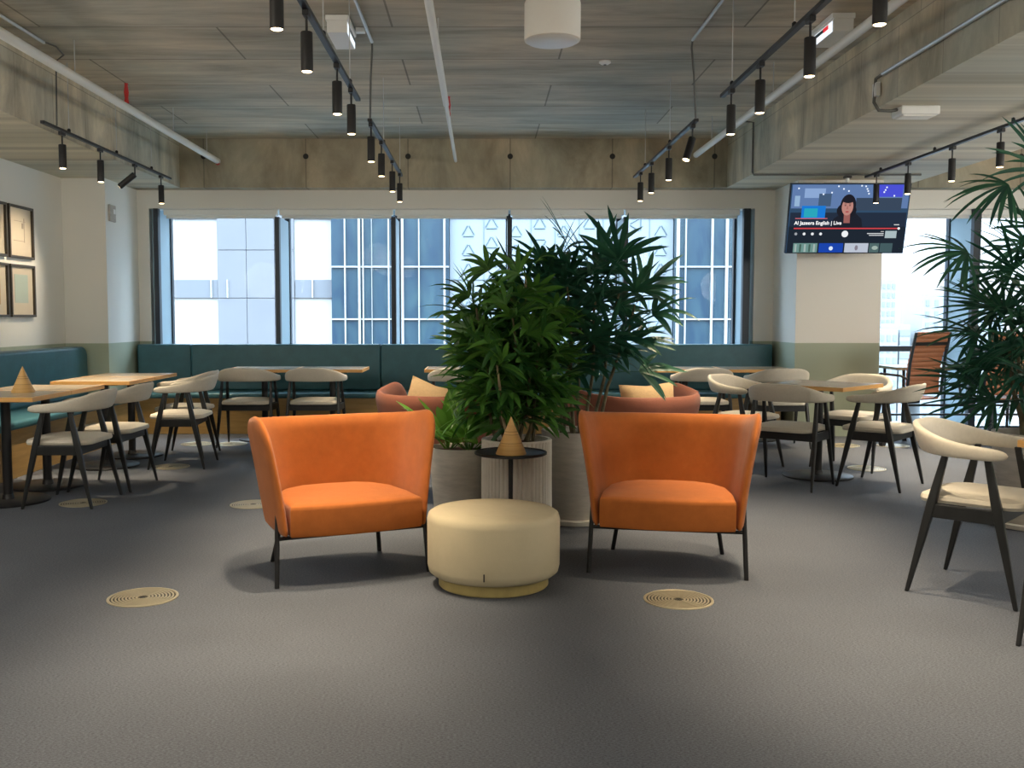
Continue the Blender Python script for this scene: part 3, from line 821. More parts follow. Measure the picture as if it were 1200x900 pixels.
# ------------------------------------------------------------------ ceiling tracks and spotlights
def track(label, x, z, y0, y1, rods, ztop):
    t = thing('lighting_track', label, 'lighting track', (x, y0, z))
    m = MB(); m.span(-.016, .016, 0, y1 - y0, -.009, .013); m.build('rail', M['black'], t, bevel=.003)
    for ry in rods:
        rd = MB().tube([(0, ry - y0, .013), (0, ry - y0, ztop - z)], .0035, 6).build('suspension_rod', M['conduit'], t, smooth=True)
        MB().lathe([(.013, .0), (.013, .02), (.006, .028)], 12, (0, ry - y0, .013)).build('rod_clamp', M['black'], rd, smooth=True)
    return t
TZ = 2.64
T = [('black lighting track hanging left of centre, nearest the camera', -.80, TZ, 2.0, 6.44, (3.2, 5.05, 6.05), ZS),
     ('short far black lighting track hanging left of centre near the window', -.80, TZ, 7.09, 9.82, (8.09, 9.67), ZS),
     ('black lighting track hanging right of centre, nearest the camera', 1.525, TZ, 2.0, 6.34, (3.2, 4.9, 6.1), ZS),
     ('short far black lighting track hanging right of centre near the window', 1.525, TZ, 7.09, 9.94, (8.09, 9.3), ZS),
     ('black lighting track hanging beside the concrete beam on the left', -3.16, TZ, 7.16, 10.06, (7.62, 8.6, 9.5), ZS),
     ('end of a black lighting track at the left picture edge', -3.16, TZ, 3.4, 6.42, (4.2, 5.8), ZS),
     ('black lighting track under the concrete soffit at the upper right', 3.73, 2.60, 6.80, 9.65, (7.0, 8.2, 9.3), ZB)]
for a in T: track(*a)
def make_spot():
    t = thing('spotlight', '', 'spotlight')
    MB().box((0, 0, -.022), (.03, .07, .026)).build('track_adapter', M['black'], t, bevel=.004)
    MB().tube([(0, 0, -.034), (0, 0, -.105)], .006, 8).build('stem', M['black'], t, smooth=True)
    return t
def make_head():
    hd = MB().lathe([(.012, 0), (.026, -.003), (.0275, -.008), (.0275, -.178), (.025, -.180), (.0235, -.176), (.0235, -.165)], 28).build('lamp_body', M['black'], None, smooth=True)
    MB().lathe([(.0236, -.1785), (.018, -.182), (.004, -.1835)], 24).build('lens', M['lens'], hd, smooth=True)
    return hd
proto_sp = make_spot(); proto_hd = make_head(); proto_hd.parent = proto_sp; proto_hd.location = (0, 0, -.10)
SPOTS = []
def spots(x, z, ys, where, tilt={}, power=1.0):
    for i, y in enumerate(ys): SPOTS.append((x, y, z, '%s black cylinder spotlight from the near end of %s' % (ORD[i], where), tilt.get(i), power))
spots(-.80, TZ, (3.0, 3.91, 4.57, 5.51, 6.10), 'the left of centre track', {}, 1.3)
spots(-.80, TZ, (7.17, 7.90, 8.85, 9.63), 'the far left of centre track')
spots(1.525, TZ, (3.1, 3.85, 4.66, 5.48, 6.11), 'the right of centre track', {}, 1.3)
spots(1.525, TZ, (7.22, 8.12, 8.95, 9.56), 'the far right of centre track', {0: (-14, 18)})
spots(-3.16, TZ, (7.49, 8.23, 9.04, 9.77), 'the track by the left beam', {2: (0, 52)}, 1.35)
spots(3.73, 2.60, (7.16, 7.89, 8.70, 9.39), 'the track under the right soffit', {}, 1.5)
SPOT_W = 108.0
for i, (x, y, z, lab, tilt, pw) in enumerate(SPOTS):
    o = place(proto_sp, i, (x, y, z), 0, lab, 'black cylinder spotlights')
    hd = [c for c in o.children if c.name.startswith('lamp_body')][0]
    if tilt: hd.rotation_euler = (R(tilt[0]), R(tilt[1]), 0)
    elif i: hd.rotation_euler = (0, 0, 0)
    ld = bpy.data.lights.new('spot_beam', 'SPOT'); ld.energy = SPOT_W * (.45 if tilt else pw); ld.color = (1.0, .81, .56)
    ld.spot_size = R(60); ld.spot_blend = .85; ld.shadow_soft_size = .022
    lo = bpy.data.objects.new('spot_beam', ld); col.objects.link(lo)
    rot = Matrix.Rotation(R(tilt[1]), 3, 'Y') @ Matrix.Rotation(R(tilt[0]), 3, 'X') if tilt else Matrix.Identity(3)
    if tilt:
        from mathutils import Euler
        rot = Euler((R(tilt[0]), R(tilt[1]), 0)).to_matrix()
    lo.location = Vector((x, y, z - .10)) + rot @ Vector((0, 0, -.186)); lo.rotation_euler = rot.to_euler()

# ------------------------------------------------------------------ pipes, conduits, ceiling devices
def pipe(label, x, z, y0, y1, r, brackets, extra=None, r2=None, ym=None):
    t = thing('sprinkler_pipe', label, 'pipe', (x, y0, z))
    if r2:
        MB().tube([(0, 0, 0), (0, ym - y0, 0)], r, 14).build('pipe_run', M['whitepipe'], t, smooth=True)
        MB().tube([(0, ym - y0, 0), (0, y1 - y0, 0)], r2, 14).build('pipe_run', M['whitepipe'], t, smooth=True)
    else:
        MB().tube([(0, 0, 0), (0, y1 - y0, 0)], r, 14).build('pipe_run', M['whitepipe'], t, smooth=True)
    for by in brackets:
        MB().tube([(0, by - y0, r), (0, by - y0, ZS - z)], .004, 6).build('hanger_rod', M['conduit'], t, smooth=True)
    if extra:
        MB().lathe([(.016, 0), (.02, .02), (.014, .05), (.02, .10), (.012, .16), (.016, .17)], 12, (0, extra - y0, r * .6)).build('sprinkler_head', M['redpaint'], t, smooth=True)
    return t
pp = pipe('white ceiling pipe along the left concrete beam with red sprinkler valve', -2.85, 2.92, -3.5, 10.72, .032, (4.5, 7.0, 9.2, 10.3), 8.0)
MB().tube([(0, 14.19, 0), (0, 14.22, -.03)], [.034, .02], 10).build('end_cap', M['redpaint'], pp, smooth=True)
pipe('white ceiling pipe running away overhead near the middle', -.285, 2.92, -3.5, 10.7, .024, (4.5, 6.5, 9.0), 8.45, .017, 7.9)
pipe('white ceiling pipe running along the right concrete beam', 2.215, 2.92, -3.5, 10.3, .030, (5.0, 7.6, 9.6))
def conduit(label, pts, r=.011, mat='conduit', cat='conduit', clips=()):
    t = thing('conduit', label, cat, pts[0])
    o = Vector(pts[0])
    MB().tube([Vector(p) - o for p in pts], r, 8).build('conduit_tube', M[mat], t, smooth=True)
    return t
def drop(t, pts, r, mat):
    o = t.location
    MB().tube([Vector(p) - o for p in pts], r, 8).build('drop_cable', M[mat], t, smooth=True)
c1 = conduit('metal conduit on the ceiling feeding the left of centre far track', [(-.77, 0, 3.16), (-.77, 7.0, 3.16)])
drop(c1, [(-.77, 7.0, 3.165), (-.775, 7.06, 3.13), (-.79, 7.1, 2.95), (-.80, 7.12, 2.66)], .007, 'greycable')
MB().box((-.045, 6.72, -.002), (.06, .05, .03)).build('junction_box', M['whiteplastic'], c1)
c2 = conduit('metal conduit on the ceiling feeding the right of centre far track', [(1.46, 0, 3.16), (1.46, 6.95, 3.16)])
drop(c2, [(1.46, 6.95, 3.165), (1.47, 7.03, 3.13), (1.50, 7.08, 2.95), (1.525, 7.12, 2.66)], .007, 'greycable')
c3 = conduit('metal conduit on the ceiling above the left beam pipe', [(-3.07, 0, 3.16), (-3.07, 7.02, 3.16)])
drop(c3, [(-3.07, 7.02, 3.165), (-3.02, 7.1, 3.155), (-3.05, 7.3, 3.15), (-3.15, 7.4, 3.13), (-3.158, 7.4, 2.66)], .006, 'greycable')
c4 = conduit('metal conduit along the right concrete beam face ending in a cable', [(2.645, 0, 2.845), (2.645, 6.6, 2.845)], .014)
drop(c4, [(2.645, 6.6, 2.845), (2.63, 6.68, 2.83), (2.635, 6.70, 2.77), (2.63, 6.70, 2.68), (2.66, 6.69, 2.625), (2.74, 6.68, 2.62), (2.785, 6.70, 2.632)], .011, 'greycable')
MB().box((-.005, 6.69, -.085), (.03, .07, .09)).build('junction_box', M['whiteplastic'], c4, bevel=.004)
c5 = conduit('thin dark conduit running down the far end of the right beam and along its soffit', [(2.56, 9.73, 3.15), (2.648, 9.73, 3.14), (2.648, 9.73, 2.66), (2.66, 9.73, 2.635), (3.4, 9.73, 2.635), (4.3, 9.73, 2.635)], .010, 'greycable')
em = thing('emergency_light', 'white rectangular emergency light box on the upper right concrete soffit', 'emergency light', (2.92, 6.72, ZB))
MB().box((0, 0, -.03), (.26, .17, .060)).build('housing', M['whiteplastic'], em, bevel=.01)
MB().box((0, 0, -.062), (.22, .13, .012)).build('diffuser', M['drum'], em, bevel=.004)
js = thing('junction_box', 'white junction box on the soffit at the upper right picture edge', 'junction box', (3.76, 6.60, ZB))
MB().box((0, 0, -.025), (.10, .30, .045)).build('box_body', M['whiteplastic'], js, bevel=.006)
MB().tube([(-.02, .15, -.02), (-.03, .22, -.02), (-.03, .26, -.034)], .005, 6).build('feed_cable', M['greycable'], js, smooth=True)
hk = thing('soffit_sensor', 'small dark sensor hanging under the soffit above the television', 'sensor', (3.58, 9.73, 2.625))
MB().box((0, 0, -.012), (.07, .05, .024)).build('mount', M['black'], hk, bevel=.004)
MB().lathe([(.018, -.024), (.02, -.05), (.014, -.08), (.006, -.086)], 14).build('sensor_head', M['whiteplastic'], hk, smooth=True)
# drum
dr = thing('ceiling_drum', 'white cylindrical drum hanging from the middle of the concrete ceiling', 'ceiling lamp', (.405, 5.78, 0))
MB().lathe([(.150, 2.828), (.160, 2.832), (.162, 2.84), (.162, 3.04), (.158, 3.05), (.02, 3.052)], 56).build('drum_shade', M['drum'], dr, smooth=True)
MB().lathe([(.02, 2.826), (.142, 2.822), (.150, 2.828)], 56, close=True).build('bottom_diffuser', M['whiteplastic'], dr, smooth=True)
MB().tube([(0, 0, 3.05), (0, 0, ZS)], .009, 10).build('stem', M['whiteplastic'], dr, smooth=True)
# exit signs
for (x, y, s, lab) in ((-.93, 6.62, 1, 'white box exit sign under the ceiling beside the left track'), (2.30, 6.58, -1, 'white box exit sign with red mark beside the right ceiling pipe')):
    t = thing('exit_sign', lab, 'exit sign', (x, y, ZS), 0, 'box exit signs')
    MB().box((0, 0, -.018), (.15, .40, .034)).build('mounting_box', M['whiteplastic'], t, bevel=.005)
    MB().box((0, 0, -.075), (.13, .40, .082)).build('sign_housing', M['whiteplastic'], t, bevel=.006)
    MB().box((s * .066, 0, -.082), (.004, .36, .066)).build('lit_panel', M['signwhite'], t)
    MB().box((s * .0685, .03, -.066), (.003, .28, .022)).build('dark_strip', M['signdark'], t)
    (MB().box((s * .0705, -.07, -.068), (.003, .09, .026)).build('red_mark', M['signred'], t) if s < 0 else None)
# small ceiling items: smoke detectors
for (x, y, lab) in ((.93, 7.58, 'small white detector disc on the concrete ceiling right of the drum'), (.43, 6.83, 'tiny white ceiling sensor just beyond the drum')):
    t = thing('smoke_detector', lab, 'detector', (x, y, ZS))
    MB().lathe([(.045, 0), (.045, -.012), (.03, -.022), (.01, -.025)], 24).build('detector_body', M['whiteplastic'], t, smooth=True)
    MB().lathe([(.012, -.025), (.01, -.030)], 12).build('detector_eye', M['greycable'], t, smooth=True)

# ------------------------------------------------------------------ floor grilles
def make_grille():
    t = thing('floor_grille', '', 'floor grille')
    g = MB()
    g.lathe([(.152, .0), (.152, .004), (.145, .006), (.140, .004), (.140, 0)], 56, close=False)
    for k in range(9):
        r0 = .133 - k * .0145
        g.lathe([(r0, 0), (r0, .004), (r0 - .0075, .004), (r0 - .0075, 0)], 48, close=False)
    for a in range(3):
        g.box((0, 0, .0015), (.26, .004, .002), a * PI / 3)
    g.build('ring_grille', M['grillebrass'], t, fix=True)
    MB().lathe([(.145, .0005), (.145, .001)], 48).build('dark_backing', M['slot'], t)
    MB().lathe([(.018, .001), (.018, .004)], 20).build('centre_hub', M['slot'], t)
    return t
pg = make_grille()
for i, (x, y, lab) in enumerate([(-1.505, 4.28, 'round metal floor grille alone on the carpet at lower left'), (.864, 4.245, 'round metal floor grille in front of the right orange armchair'),
                                 (-1.52, 6.45, 'round metal floor grille beside the left orange armchair'), (-2.67, 6.50, 'round floor grille under the nearest left dining chair'),
                                 (-2.59, 8.10, 'round floor grille beside the pulled out chair on the left'), (-2.80, 9.57, 'left one of the paired floor grilles by the window bench tables'),
                                 (-2.46, 9.57, 'right one of the paired floor grilles by the window bench tables'), (3.16, 8.0, 'round floor grille behind the cornerwise table on the right'),
                                 (3.50, 9.45, 'round floor grille at the foot of the television column'), (3.98, 9.45, 'round floor grille right of the television column foot')]):
    place(pg, i, (x, y, 0), i * .3, lab, 'round floor grilles')

# ------------------------------------------------------------------ wall things
def picture(y, z, kind, label):
    t = thing('framed_print', label, 'picture', (XL, y, z), 0, 'framed prints on the left wall')
    f = MB(); hs = .24; b = .022
    for s in (-1, 1):
        f.box((.02, 0, s * (hs - b / 2)), (.036, 2 * hs, b)); f.box((.02, s * (hs - b / 2), 0), (.036, b, 2 * hs - 2 * b))
    f.build('frame', M['picframe'], t, bevel=.002)
    MB().box((.010, 0, 0), (.010, 2 * hs - 2 * b, 2 * hs - 2 * b)).build('mount_board', M['paper'], t)
    if kind == 'blue':
        MB().box((.0165, -.01, .02), (.002, .26, .26)).build('print_sheet', M['bluepaper'], t)
    elif kind == 'ochre':
        MB().box((.0165, 0, .0), (.002, .22, .26)).build('print_sheet', M['ochre'], t)
    else:
        q = MB(); q.box((.0165, .08, .02), (.002, .006, .22)); q.box((.0165, .05, .06), (.002, .03, .05)); q.box((.0165, -.03, -.08), (.002, .20, .005)); q.box((.0165, .0, .1), (.002, .22, .003))
        q.build('line_drawing', M['ink'], t)
    return t
picture(9.11, 2.022, 'lines', 'framed line drawing, upper right of the prints on the left wall')
picture(9.11, 1.484, 'blue', 'framed pale blue print, lower right of the prints on the left wall')
picture(8.59, 2.022, 'ochre', 'framed cream print cut by the left picture edge, upper row')
picture(8.59, 1.484, 'ochre2' if False else 'ochre', 'framed ochre print cut by the left picture edge, lower row')
th = thing('thermostat', 'small grey wall thermostat high on the left column', 'thermostat', (-3.83, 10.22, 2.31))
MB().box((.012, 0, 0), (.024, .16, .17)).build('housing', M['pot'], th, bevel=.006)
MB().box((.026, .03, .02), (.006, .05, .05)).build('dial', M['whiteplastic'], th, bevel=.002)

# television
tv = thing('television', 'wall television on the right column showing a live news broadcast', 'television', (3.53, 9.56, 2.19))
tv.rotation_euler = (R(13.5), 0, 0)
TW, TH = 1.155, .675
MB().box((0, .022, 0), (TW, .04, TH)).build('housing', M['black'], tv, bevel=.006)
scr = MB().box((0, .0, 0), (TW - .014, .004, TH - .014)).build('screen', emit('screen_studio_blue', (.02, .045, .085), 1.0), tv)
tvm = {}
def temit(c, s=1.0):
    k = (tuple(c), s)
    if k not in tvm: tvm[k] = emit('screen_light', c, s * .72)
    return tvm[k]
layer = [0]
def sq(name, x0, x1, z0, z1, c, parent=None, s=1.0, d=None):
    layer[0] += 1
    y = -.0026 - (.0004 * (d if d is not None else 1))
    m = MB(); m.box(((x0 + x1) / 2, y, (z0 + z1) / 2), (abs(x1 - x0), .0004, abs(z1 - z0)))
    return m.build(name, temit(c, s), parent or scr)
def poly(name, pts, c, d, s=1.0):
    y = -.0026 - .0004 * d; n = len(pts)
    return MB().add([(x, y, z) for x, z in pts], [tuple(range(n))]).build(name, temit(c, s), scr, fix=False)
def ell(cx, cz, a, b, n=24, t0=0, t1=360):
    return [(cx + a * math.cos(R(t0 + (t1 - t0) * k / (n - 1))), cz + b * math.sin(R(t0 + (t1 - t0) * k / (n - 1)))) for k in range(n)]
sq('studio_backdrop', -.56, .56, .10, .325, (.10, .17, .34), d=1)
sq('backdrop_glow', -.44, -.24, .20, .29, (.22, .33, .55), d=2)
sq('backdrop_glow', .22, .50, .21, .325, (.06, .07, .55), d=2)
sq('backdrop_dark', .06, .50, .08, .20, (.035, .055, .09), d=2)
sq('backdrop_dark', -.30, -.18, .12, .24, (.05, .09, .16), d=3)
sq('backdrop_panel', -.53, -.48, .12, .22, (.25, .38, .55), d=3)
lights_ = MB()
for (x, z) in ((-.12, .31), (-.07, .285), (-.02, .265), (.10, .315), (.14, .31), (.155, .285), (.165, .265), (.175, .24), (-.18, .25), (-.26, .235), (.34, .30), (.33, .275), (.32, .255), (.42, .22), (-.50, .29)):
    lights_.box((x, -.0044, z), (.014, .0004, .014))
lights_.build('studio_lamps', temit((.75, .82, .95)), scr)
sq('monitor_glow', -.455, -.225, .005, .125, (.01, .16, .55), d=4)
sq('monitor_glow', -.43, -.30, .015, .10, (.02, .32, .42), d=5)
sq('desk', -.56, .56, -.08, .06, (.016, .025, .045), d=2)
# presenter (flat picture on the screen)
poly('presenter_clothes', [(-.16, -.10), (-.14, .0), (-.06, .06), (.06, .06), (.13, .0), (.15, -.10)], (.012, .014, .022), 5)
poly('presenter_hair', ell(-.012, .13, .075, .105), (.012, .012, .018), 6)
poly('presenter_hair', ell(-.022, .08, .095, .075), (.012, .012, .018), 6)
poly('presenter_neck', [(-.045, .06), (.015, .06), (.02, -.04), (-.04, -.04)], (.27, .10, .09), 7)
poly('presenter_face', ell(-.017, .115, .055, .082), (.42, .20, .17), 8)
poly('presenter_hair', ell(-.015, .18, .058, .03), (.012, .012, .018), 9)
for s in (-1, 1):
    poly('presenter_eye', ell(-.017 + s * .022, .128, .010, .0045, 12), (.06, .02, .02), 10)
    poly('presenter_eyebrow', ell(-.017 + s * .022, .143, .014, .003, 12), (.07, .025, .02), 10)
poly('presenter_nose', [(-.022, .125), (-.012, .125), (-.008, .092), (-.027, .092)], (.34, .14, .12), 9)
poly('presenter_mouth', ell(-.017, .068, .018, .006, 14), (.33, .04, .05), 10)
# lower interface
sq('interface_shade', -.565, .565, -.33, -.075, (.012, .018, .028), d=4)
sq('caption_line', -.51, -.20, .0, .008, (.5, .12, .14), d=11)
def text(name, body, x, z, size, c, d):
    cu = bpy.data.curves.new('lettering', 'FONT'); cu.body = body; cu.size = size; cu.offset = size * .018
    to = bpy.data.objects.new('lettering', cu); col.objects.link(to)
    bpy.context.view_layer.update()
    dg = bpy.context.evaluated_depsgraph_get()
    me = bpy.data.meshes.new_from_object(to.evaluated_get(dg))
    bpy.data.objects.remove(to); bpy.data.curves.remove(cu)
    me.transform(Matrix.Rotation(PI / 2, 4, 'X'))
    me.materials.clear(); me.materials.append(temit(c))
    o = bpy.data.objects.new(name, me); col.objects.link(o); o.parent = scr; o.location = (x, -.0026 - .0004 * d, z)
    return o
text('headline_text', 'Al Jazeera English | Live', -.515, -.055, .048, (.95, .95, .95), 12)
sq('progress_bar', -.515, .50, -.098, -.086, (.55, .05, .06), d=12)
poly('progress_knob', ell(.50, -.092, .012, .012, 16), (.9, .9, .9), 13)
sq('small_caption', .45, .50, -.06, -.052, (.6, .6, .6), d=12)
for x in (-.49, -.41, -.33, -.25):
    poly('control_icon', ell(x, -.145, .014, .014, 14), (.7, .72, .75) if x > -.45 else (.3, .32, .35), 12)
poly('play_button', ell(-.015, -.145, .032, .032, 24), (.72, .74, .76), 12)
sq('caption_block', .20, .36, -.145, -.137, (.6, .62, .64), d=12); sq('caption_block', .22, .36, -.162, -.155, (.6, .62, .64), d=12); sq('caption_block', .33, .36, -.125, -.119, (.5, .5, .5), d=12)
sq('thumbnail', .375, .485, -.185, -.115, (.34, .42, .44), d=12)
sq('thumbnail', -.505, -.27, -.325, -.235, (.13, .24, .22), d=12)
for k in range(5): sq('thumbnail_figure', -.49 + k * .045, -.472 + k * .045, -.32, -.245, ((.3, .38, .36), (.05, .1, .08))[k % 2], d=13)
sq('thumbnail', -.255, -.02, -.325, -.235, (.01, .05, .34), d=12)
poly('thumbnail_mark', ell(-.137, -.285, .02, .02, 16), (.6, .7, .85), 13)
sq('thumbnail', -.005, .225, -.325, -.235, (.42, .46, .54), d=12)
poly('thumbnail_mark', ell(.11, -.28, .016, .026, 12), (.2, .18, .22), 13)
sq('thumbnail', .235, .33, -.325, -.235, (.07, .12, .12), d=12); sq('thumbnail', .34, .46, -.325, -.235, (.05, .09, .10), d=12)
poly('thumbnail_mark', ell(.29, -.28, .03, .02, 12), (.30, .38, .34), 13)
br = MB(); br.box((0, .10, .0), (.34, .12, .34)); br.box((0, .36, .12), (.10, .54, .06)); br.build('wall_bracket', M['black'], tv)

# ------------------------------------------------------------------ window desk and office chairs on the right
dk = thing('window_desk', 'long wood topped desk with black steel frame along the right window', 'desk', (5.5, 10.35, 0))
MB().span(-1.25, 1.6, -.30, .30, .70, .73).build('desk_top', M['tabletop'], dk, bevel=.003)
for x in (-1.15, .2, 1.5):
    q = MB(); q.tube([(x, -.26, 0), (x, -.24, .70)], .016, 8); q.build('leg', M['black'], dk, smooth=True)
    q = MB(); q.tube([(x, .26, 0), (x, .24, .70)], .016, 8); q.build('leg', M['black'], dk, smooth=True)
MB().tube([(-1.15, -.25, .335), (1.5, -.25, .335)], .012, 8).build('stretcher', M['black'], dk, smooth=True)
MB().tube([(-1.15, .25, .19), (1.5, .25, .19)], .012, 8).build('stretcher', M['black'], dk, smooth=True)
def make_office():
    t = thing('office_chair', '', 'office chair')
    # ribbed back (front = -Y)
    def slab(w, pts, th, rib):
        m = MB(); n = len(pts); vs = []; fs = []
        K = n
        for i, (y, z) in enumerate(pts):
            d = Vector((pts[min(i + 1, n - 1)][0] - pts[max(i - 1, 0)][0], pts[min(i + 1, n - 1)][1] - pts[max(i - 1, 0)][1])).normalized()
            nx, nz = d.y, -d.x
            b = th / 2 * (1 if i % 3 else 1 - rib)
            for s in (-1, 1):
                for x in (-w / 2, w / 2): vs.append((x, y + nx * b * s, z + nz * b * s))
        for i in range(n - 1):
            a = i * 4
            fs += [(a, a + 1, a + 5, a + 4), (a + 2, a + 6, a + 7, a + 3), (a, a + 4, a + 6, a + 2), (a + 1, a + 3, a + 7, a + 5)]
        fs += [(0, 2, 3, 1), (4 * n - 4, 4 * n - 3, 4 * n - 1, 4 * n - 2)]
        return m.add(vs, fs)
    bpts = [(.20 + .10 * (k / 40) ** 1.3 - .03 * math.sin(PI * k / 40), .50 + .60 * k / 40) for k in range(41)]
    slab(.46, bpts, .022, .55).build('backrest', M['tan'], t)
    slab(.47, [(y + .004, z) for y, z in bpts[32:35]], .03, 0).build('back_strap', M['blackwood'], t)
    spts = [(-.27 + .47 * k / 30, .46 + (.0 if k > 5 else -.03 * (1 - k / 5) ** 2)) for k in range(31)]
    slab(.46, spts, .022, .55).build('seat', M['tan'], t)
    for s in (-1, 1):
        MB().tube([(s * .245, -.27, .43), (s * .245, -.2, .46), (s * .245, .17, .46), (s * .245, .215, .52), (s * .245, .24, .8), (s * .245, .30, 1.10)], .014, 8).build('side_frame', M['frame'], t, smooth=True)
        MB().tube([(s * .26, -.10, .46), (s * .275, -.13, .66), (s * .275, -.06, .70), (s * .275, .16, .69), (s * .26, .23, .66)], .012, 8).build('armrest', M['black'], t, smooth=True)
    MB().tube([(0, 0, .08), (0, 0, .45)], [.03, .024], 12).build('gas_column', M['frame'], t, smooth=True)
    MB().box((0, 0, .43), (.2, .2, .04)).build('tilt_mechanism', M['black'], t, bevel=.008)
    MB().tube([(.08, 0, .42), (.26, -.02, .40)], .006, 6).build('tilt_lever', M['black'], t, smooth=True)
    for k in range(5):
        a = k * 2 * PI / 5
        l = MB().tube([(0, 0, .10), (.30 * math.cos(a), .30 * math.sin(a), .07)], [.022, .013], 8).build('base_arm', M['steel'], t, smooth=True)
        MB().tube([(.30 * math.cos(a) - .02 * math.sin(a), .30 * math.sin(a) + .02 * math.cos(a), .03), (.30 * math.cos(a) + .02 * math.sin(a), .30 * math.sin(a) - .02 * math.cos(a), .03)], .0295, 12).build('castor', M['black'], l, smooth=True)
    return t
po = make_office()
place(po, 0, (4.12, 9.54, 0), face(-.48, .88), 'tan ribbed leather office chair at the window desk, left of the right palm', 'tan office chairs at the window desk')
place(po, 1, (4.98, 9.56, 0), face(-.15, .98), 'tan ribbed leather office chair mostly hidden behind the right palm', 'tan office chairs at the window desk')

# ------------------------------------------------------------------ buildings outside
F = 45.0
def fx(px): return (px - 565) / 1150 * F
def fz(py): return 1.24 - (py - 372) / 1150 * F
b1 = thing('office_block', 'white and pale grey panelled block outside the two left window bays', 'building', (fx(280), F, -30))
ox, oz = fx(280), -30
MB().span(fx(120) - ox, fx(390.3) - ox, .3, 14, 0, 62).build('wall', M['facade_white'], b1)
q = MB()
for z0, z1 in ((349, 405.5), (256, 328), (420, 500)):
    pass
for px0, px1 in ((255.5, 289), (289.6, 322), (322.6, 345)):
    for k in range(-3, 5):
        q.span(fx(px0) - ox, fx(px1) - ox, .16, .30, fz(349 - k * 28 * 2) - oz, fz(349 - (k + 1) * 28 * 2 + .8) - oz)
q.build('grey_panels', M['facade_grey'], b1)
q = MB()
for k in range(-3, 5):
    zc = fz(349 - k * 92) - oz
    q.span(fx(120) - ox, fx(255) - ox, .2, .30, zc, zc + 21 / 1150 * F); q.span(fx(346) - ox, fx(390) - ox, .2, .30, zc, zc + 21 / 1150 * F)
q.build('spandrel_bands', M['facade_band'], b1)
q = MB()
for px in (248, 267, 366.5): q.span(fx(px) - ox - .03, fx(px) - ox + .03, .1, .3, fz(349) - oz, fz(328) - oz)
q.build('band_posts', M['facade_white'], b1)
def tower(name, label, px0, px1, mull, hz, y):
    t = thing(name, label, 'building', (fx((px0 + px1) / 2), F + y, -30))
    cx = fx((px0 + px1) / 2)
    MB().span(fx(px0) - cx, fx(px1) - cx, 0, 12, 0, 62).build('curtain_wall', M['towerglass'], t)
    q = MB()
    for px, w in mull: q.span(fx(px) - cx - w * F / 2300, fx(px) - cx + w * F / 2300, -.14, 0, 0, 62)
    q.build('vertical_mullions', M['towermull'], t)
    q = MB()
    for k in range(-5, 8):
        z = fz(374 - k * 60.5) + 30
        q.span(fx(px0) - cx, fx(px1) - cx, -.10, 0, z - .035, z + .035)
    q.build('horizontal_mullions', M['towermull'], t)
    return t
tower('glass_tower', 'blue glazed tower with white mullions outside the second and third window bays', 390.5, 526.8, [(406.5, 1.6), (423, 2.6), (427.5, 1.4), (437.5, .6), (457, 1.6), (473, 2.6), (492, 1.4), (521.5, 2.4)], None, -.3)
tower('glass_tower', 'blue glazed tower with white mullions outside the rightmost window bay', 788.4, 960, [(791, 3.6), (800, 1.6), (830.5, 2.4), (847.5, 3.2), (880, 2), (915, 2)], None, -.3)
b3 = thing('patterned_block', 'white cladded block with triangle pattern outside behind the palms', 'building', (fx(657), F, -30))
ox = fx(657)
MB().span(fx(527.3) - ox, fx(787.7) - ox, .1, 13, 0, 62).build('wall', M['facade_pattern'], b3)
q = MB()
def tri(cx, cz, s, rot):
    pts = [Vector((math.cos(R(90 + rot + 120 * k)), 0, math.sin(R(90 + rot + 120 * k)))) * s for k in range(3)]
    for k in range(3):
        a, b = pts[k], pts[(k + 1) % 3]
        a2, b2 = a.lerp(b, .12), a.lerp(b, .88)
        q.tube([(cx + a2.x, .08, cz + a2.z), (cx + b2.x, .08, cz + b2.z)], .03, 4)
rt = random.Random(5)
for ci, px in enumerate((549, 576, 604, 632, 660, 690, 720, 745, 773)):
    for k in range(-1, 9):
        py = 405 - k * 22 - (ci % 2) * 9
        tri(fx(px) - ox, fz(py) - oz, .36, (0, 0, 90, 180, 0)[(ci + k * (ci % 3 == 0)) % 5] if ci % 2 else 0)
for px in (567, 595, 622, 650, 678, 706, 734, 760): q.span(fx(px) - ox - .012, fx(px) - ox + .012, .06, .1, 0, 62)
for k in range(-3, 6):
    for dz in (0, 21): q.span(fx(527) - ox, fx(788) - ox, .06, .1, fz(349 - k * 92 - dz) - oz - .012, fz(349 - k * 92 - dz) - oz + .012)
q.build('triangle_relief', M['patternline'], b3)
# far skyline seen through the right window
D2 = 260.0
def sky_tower(px0, px1, pytop, label, rows=12, D2=260.0):
    x0, x1 = (px0 - 565) / 1150 * D2, (px1 - 565) / 1150 * D2
    zt = 1.24 - (pytop - 372) / 1150 * D2
    t = thing('distant_tower', label, 'building', ((x0 + x1) / 2, D2, -60), 0, 'pale distant towers')
    hw = (x1 - x0) / 2
    MB().span(-hw, hw, 0, 14, 0, zt + 60).build('wall', M['farcity'], t)
    q = MB()
    nx = max(3, int(hw * 2 / 1.9))
    for k in range(rows):
        for j in range(nx):
            z = zt + 60 - 2.2 - k * 3.0; x = -hw + (j + .5) * 2 * hw / nx
            q.span(x - .45, x + .45, -.15, 0, z - .9, z + .7)
    q.build('window_rows', M['farglass'], t)
sky_tower(1031, 1048, 328, 'slim pale tower far outside, right of the television column', 12, 330.0)
sky_tower(1030, 1052, 386, 'low pale block far outside, right of the television column')
sky_tower(1054, 1066, 380, 'pale low rise far outside beside the office chair back', 6)
sky_tower(1080, 1112, 345, 'wide pale tower far outside behind the fan palm')
sky_tower(1145, 1175, 352, 'pale tower far outside at the right edge')
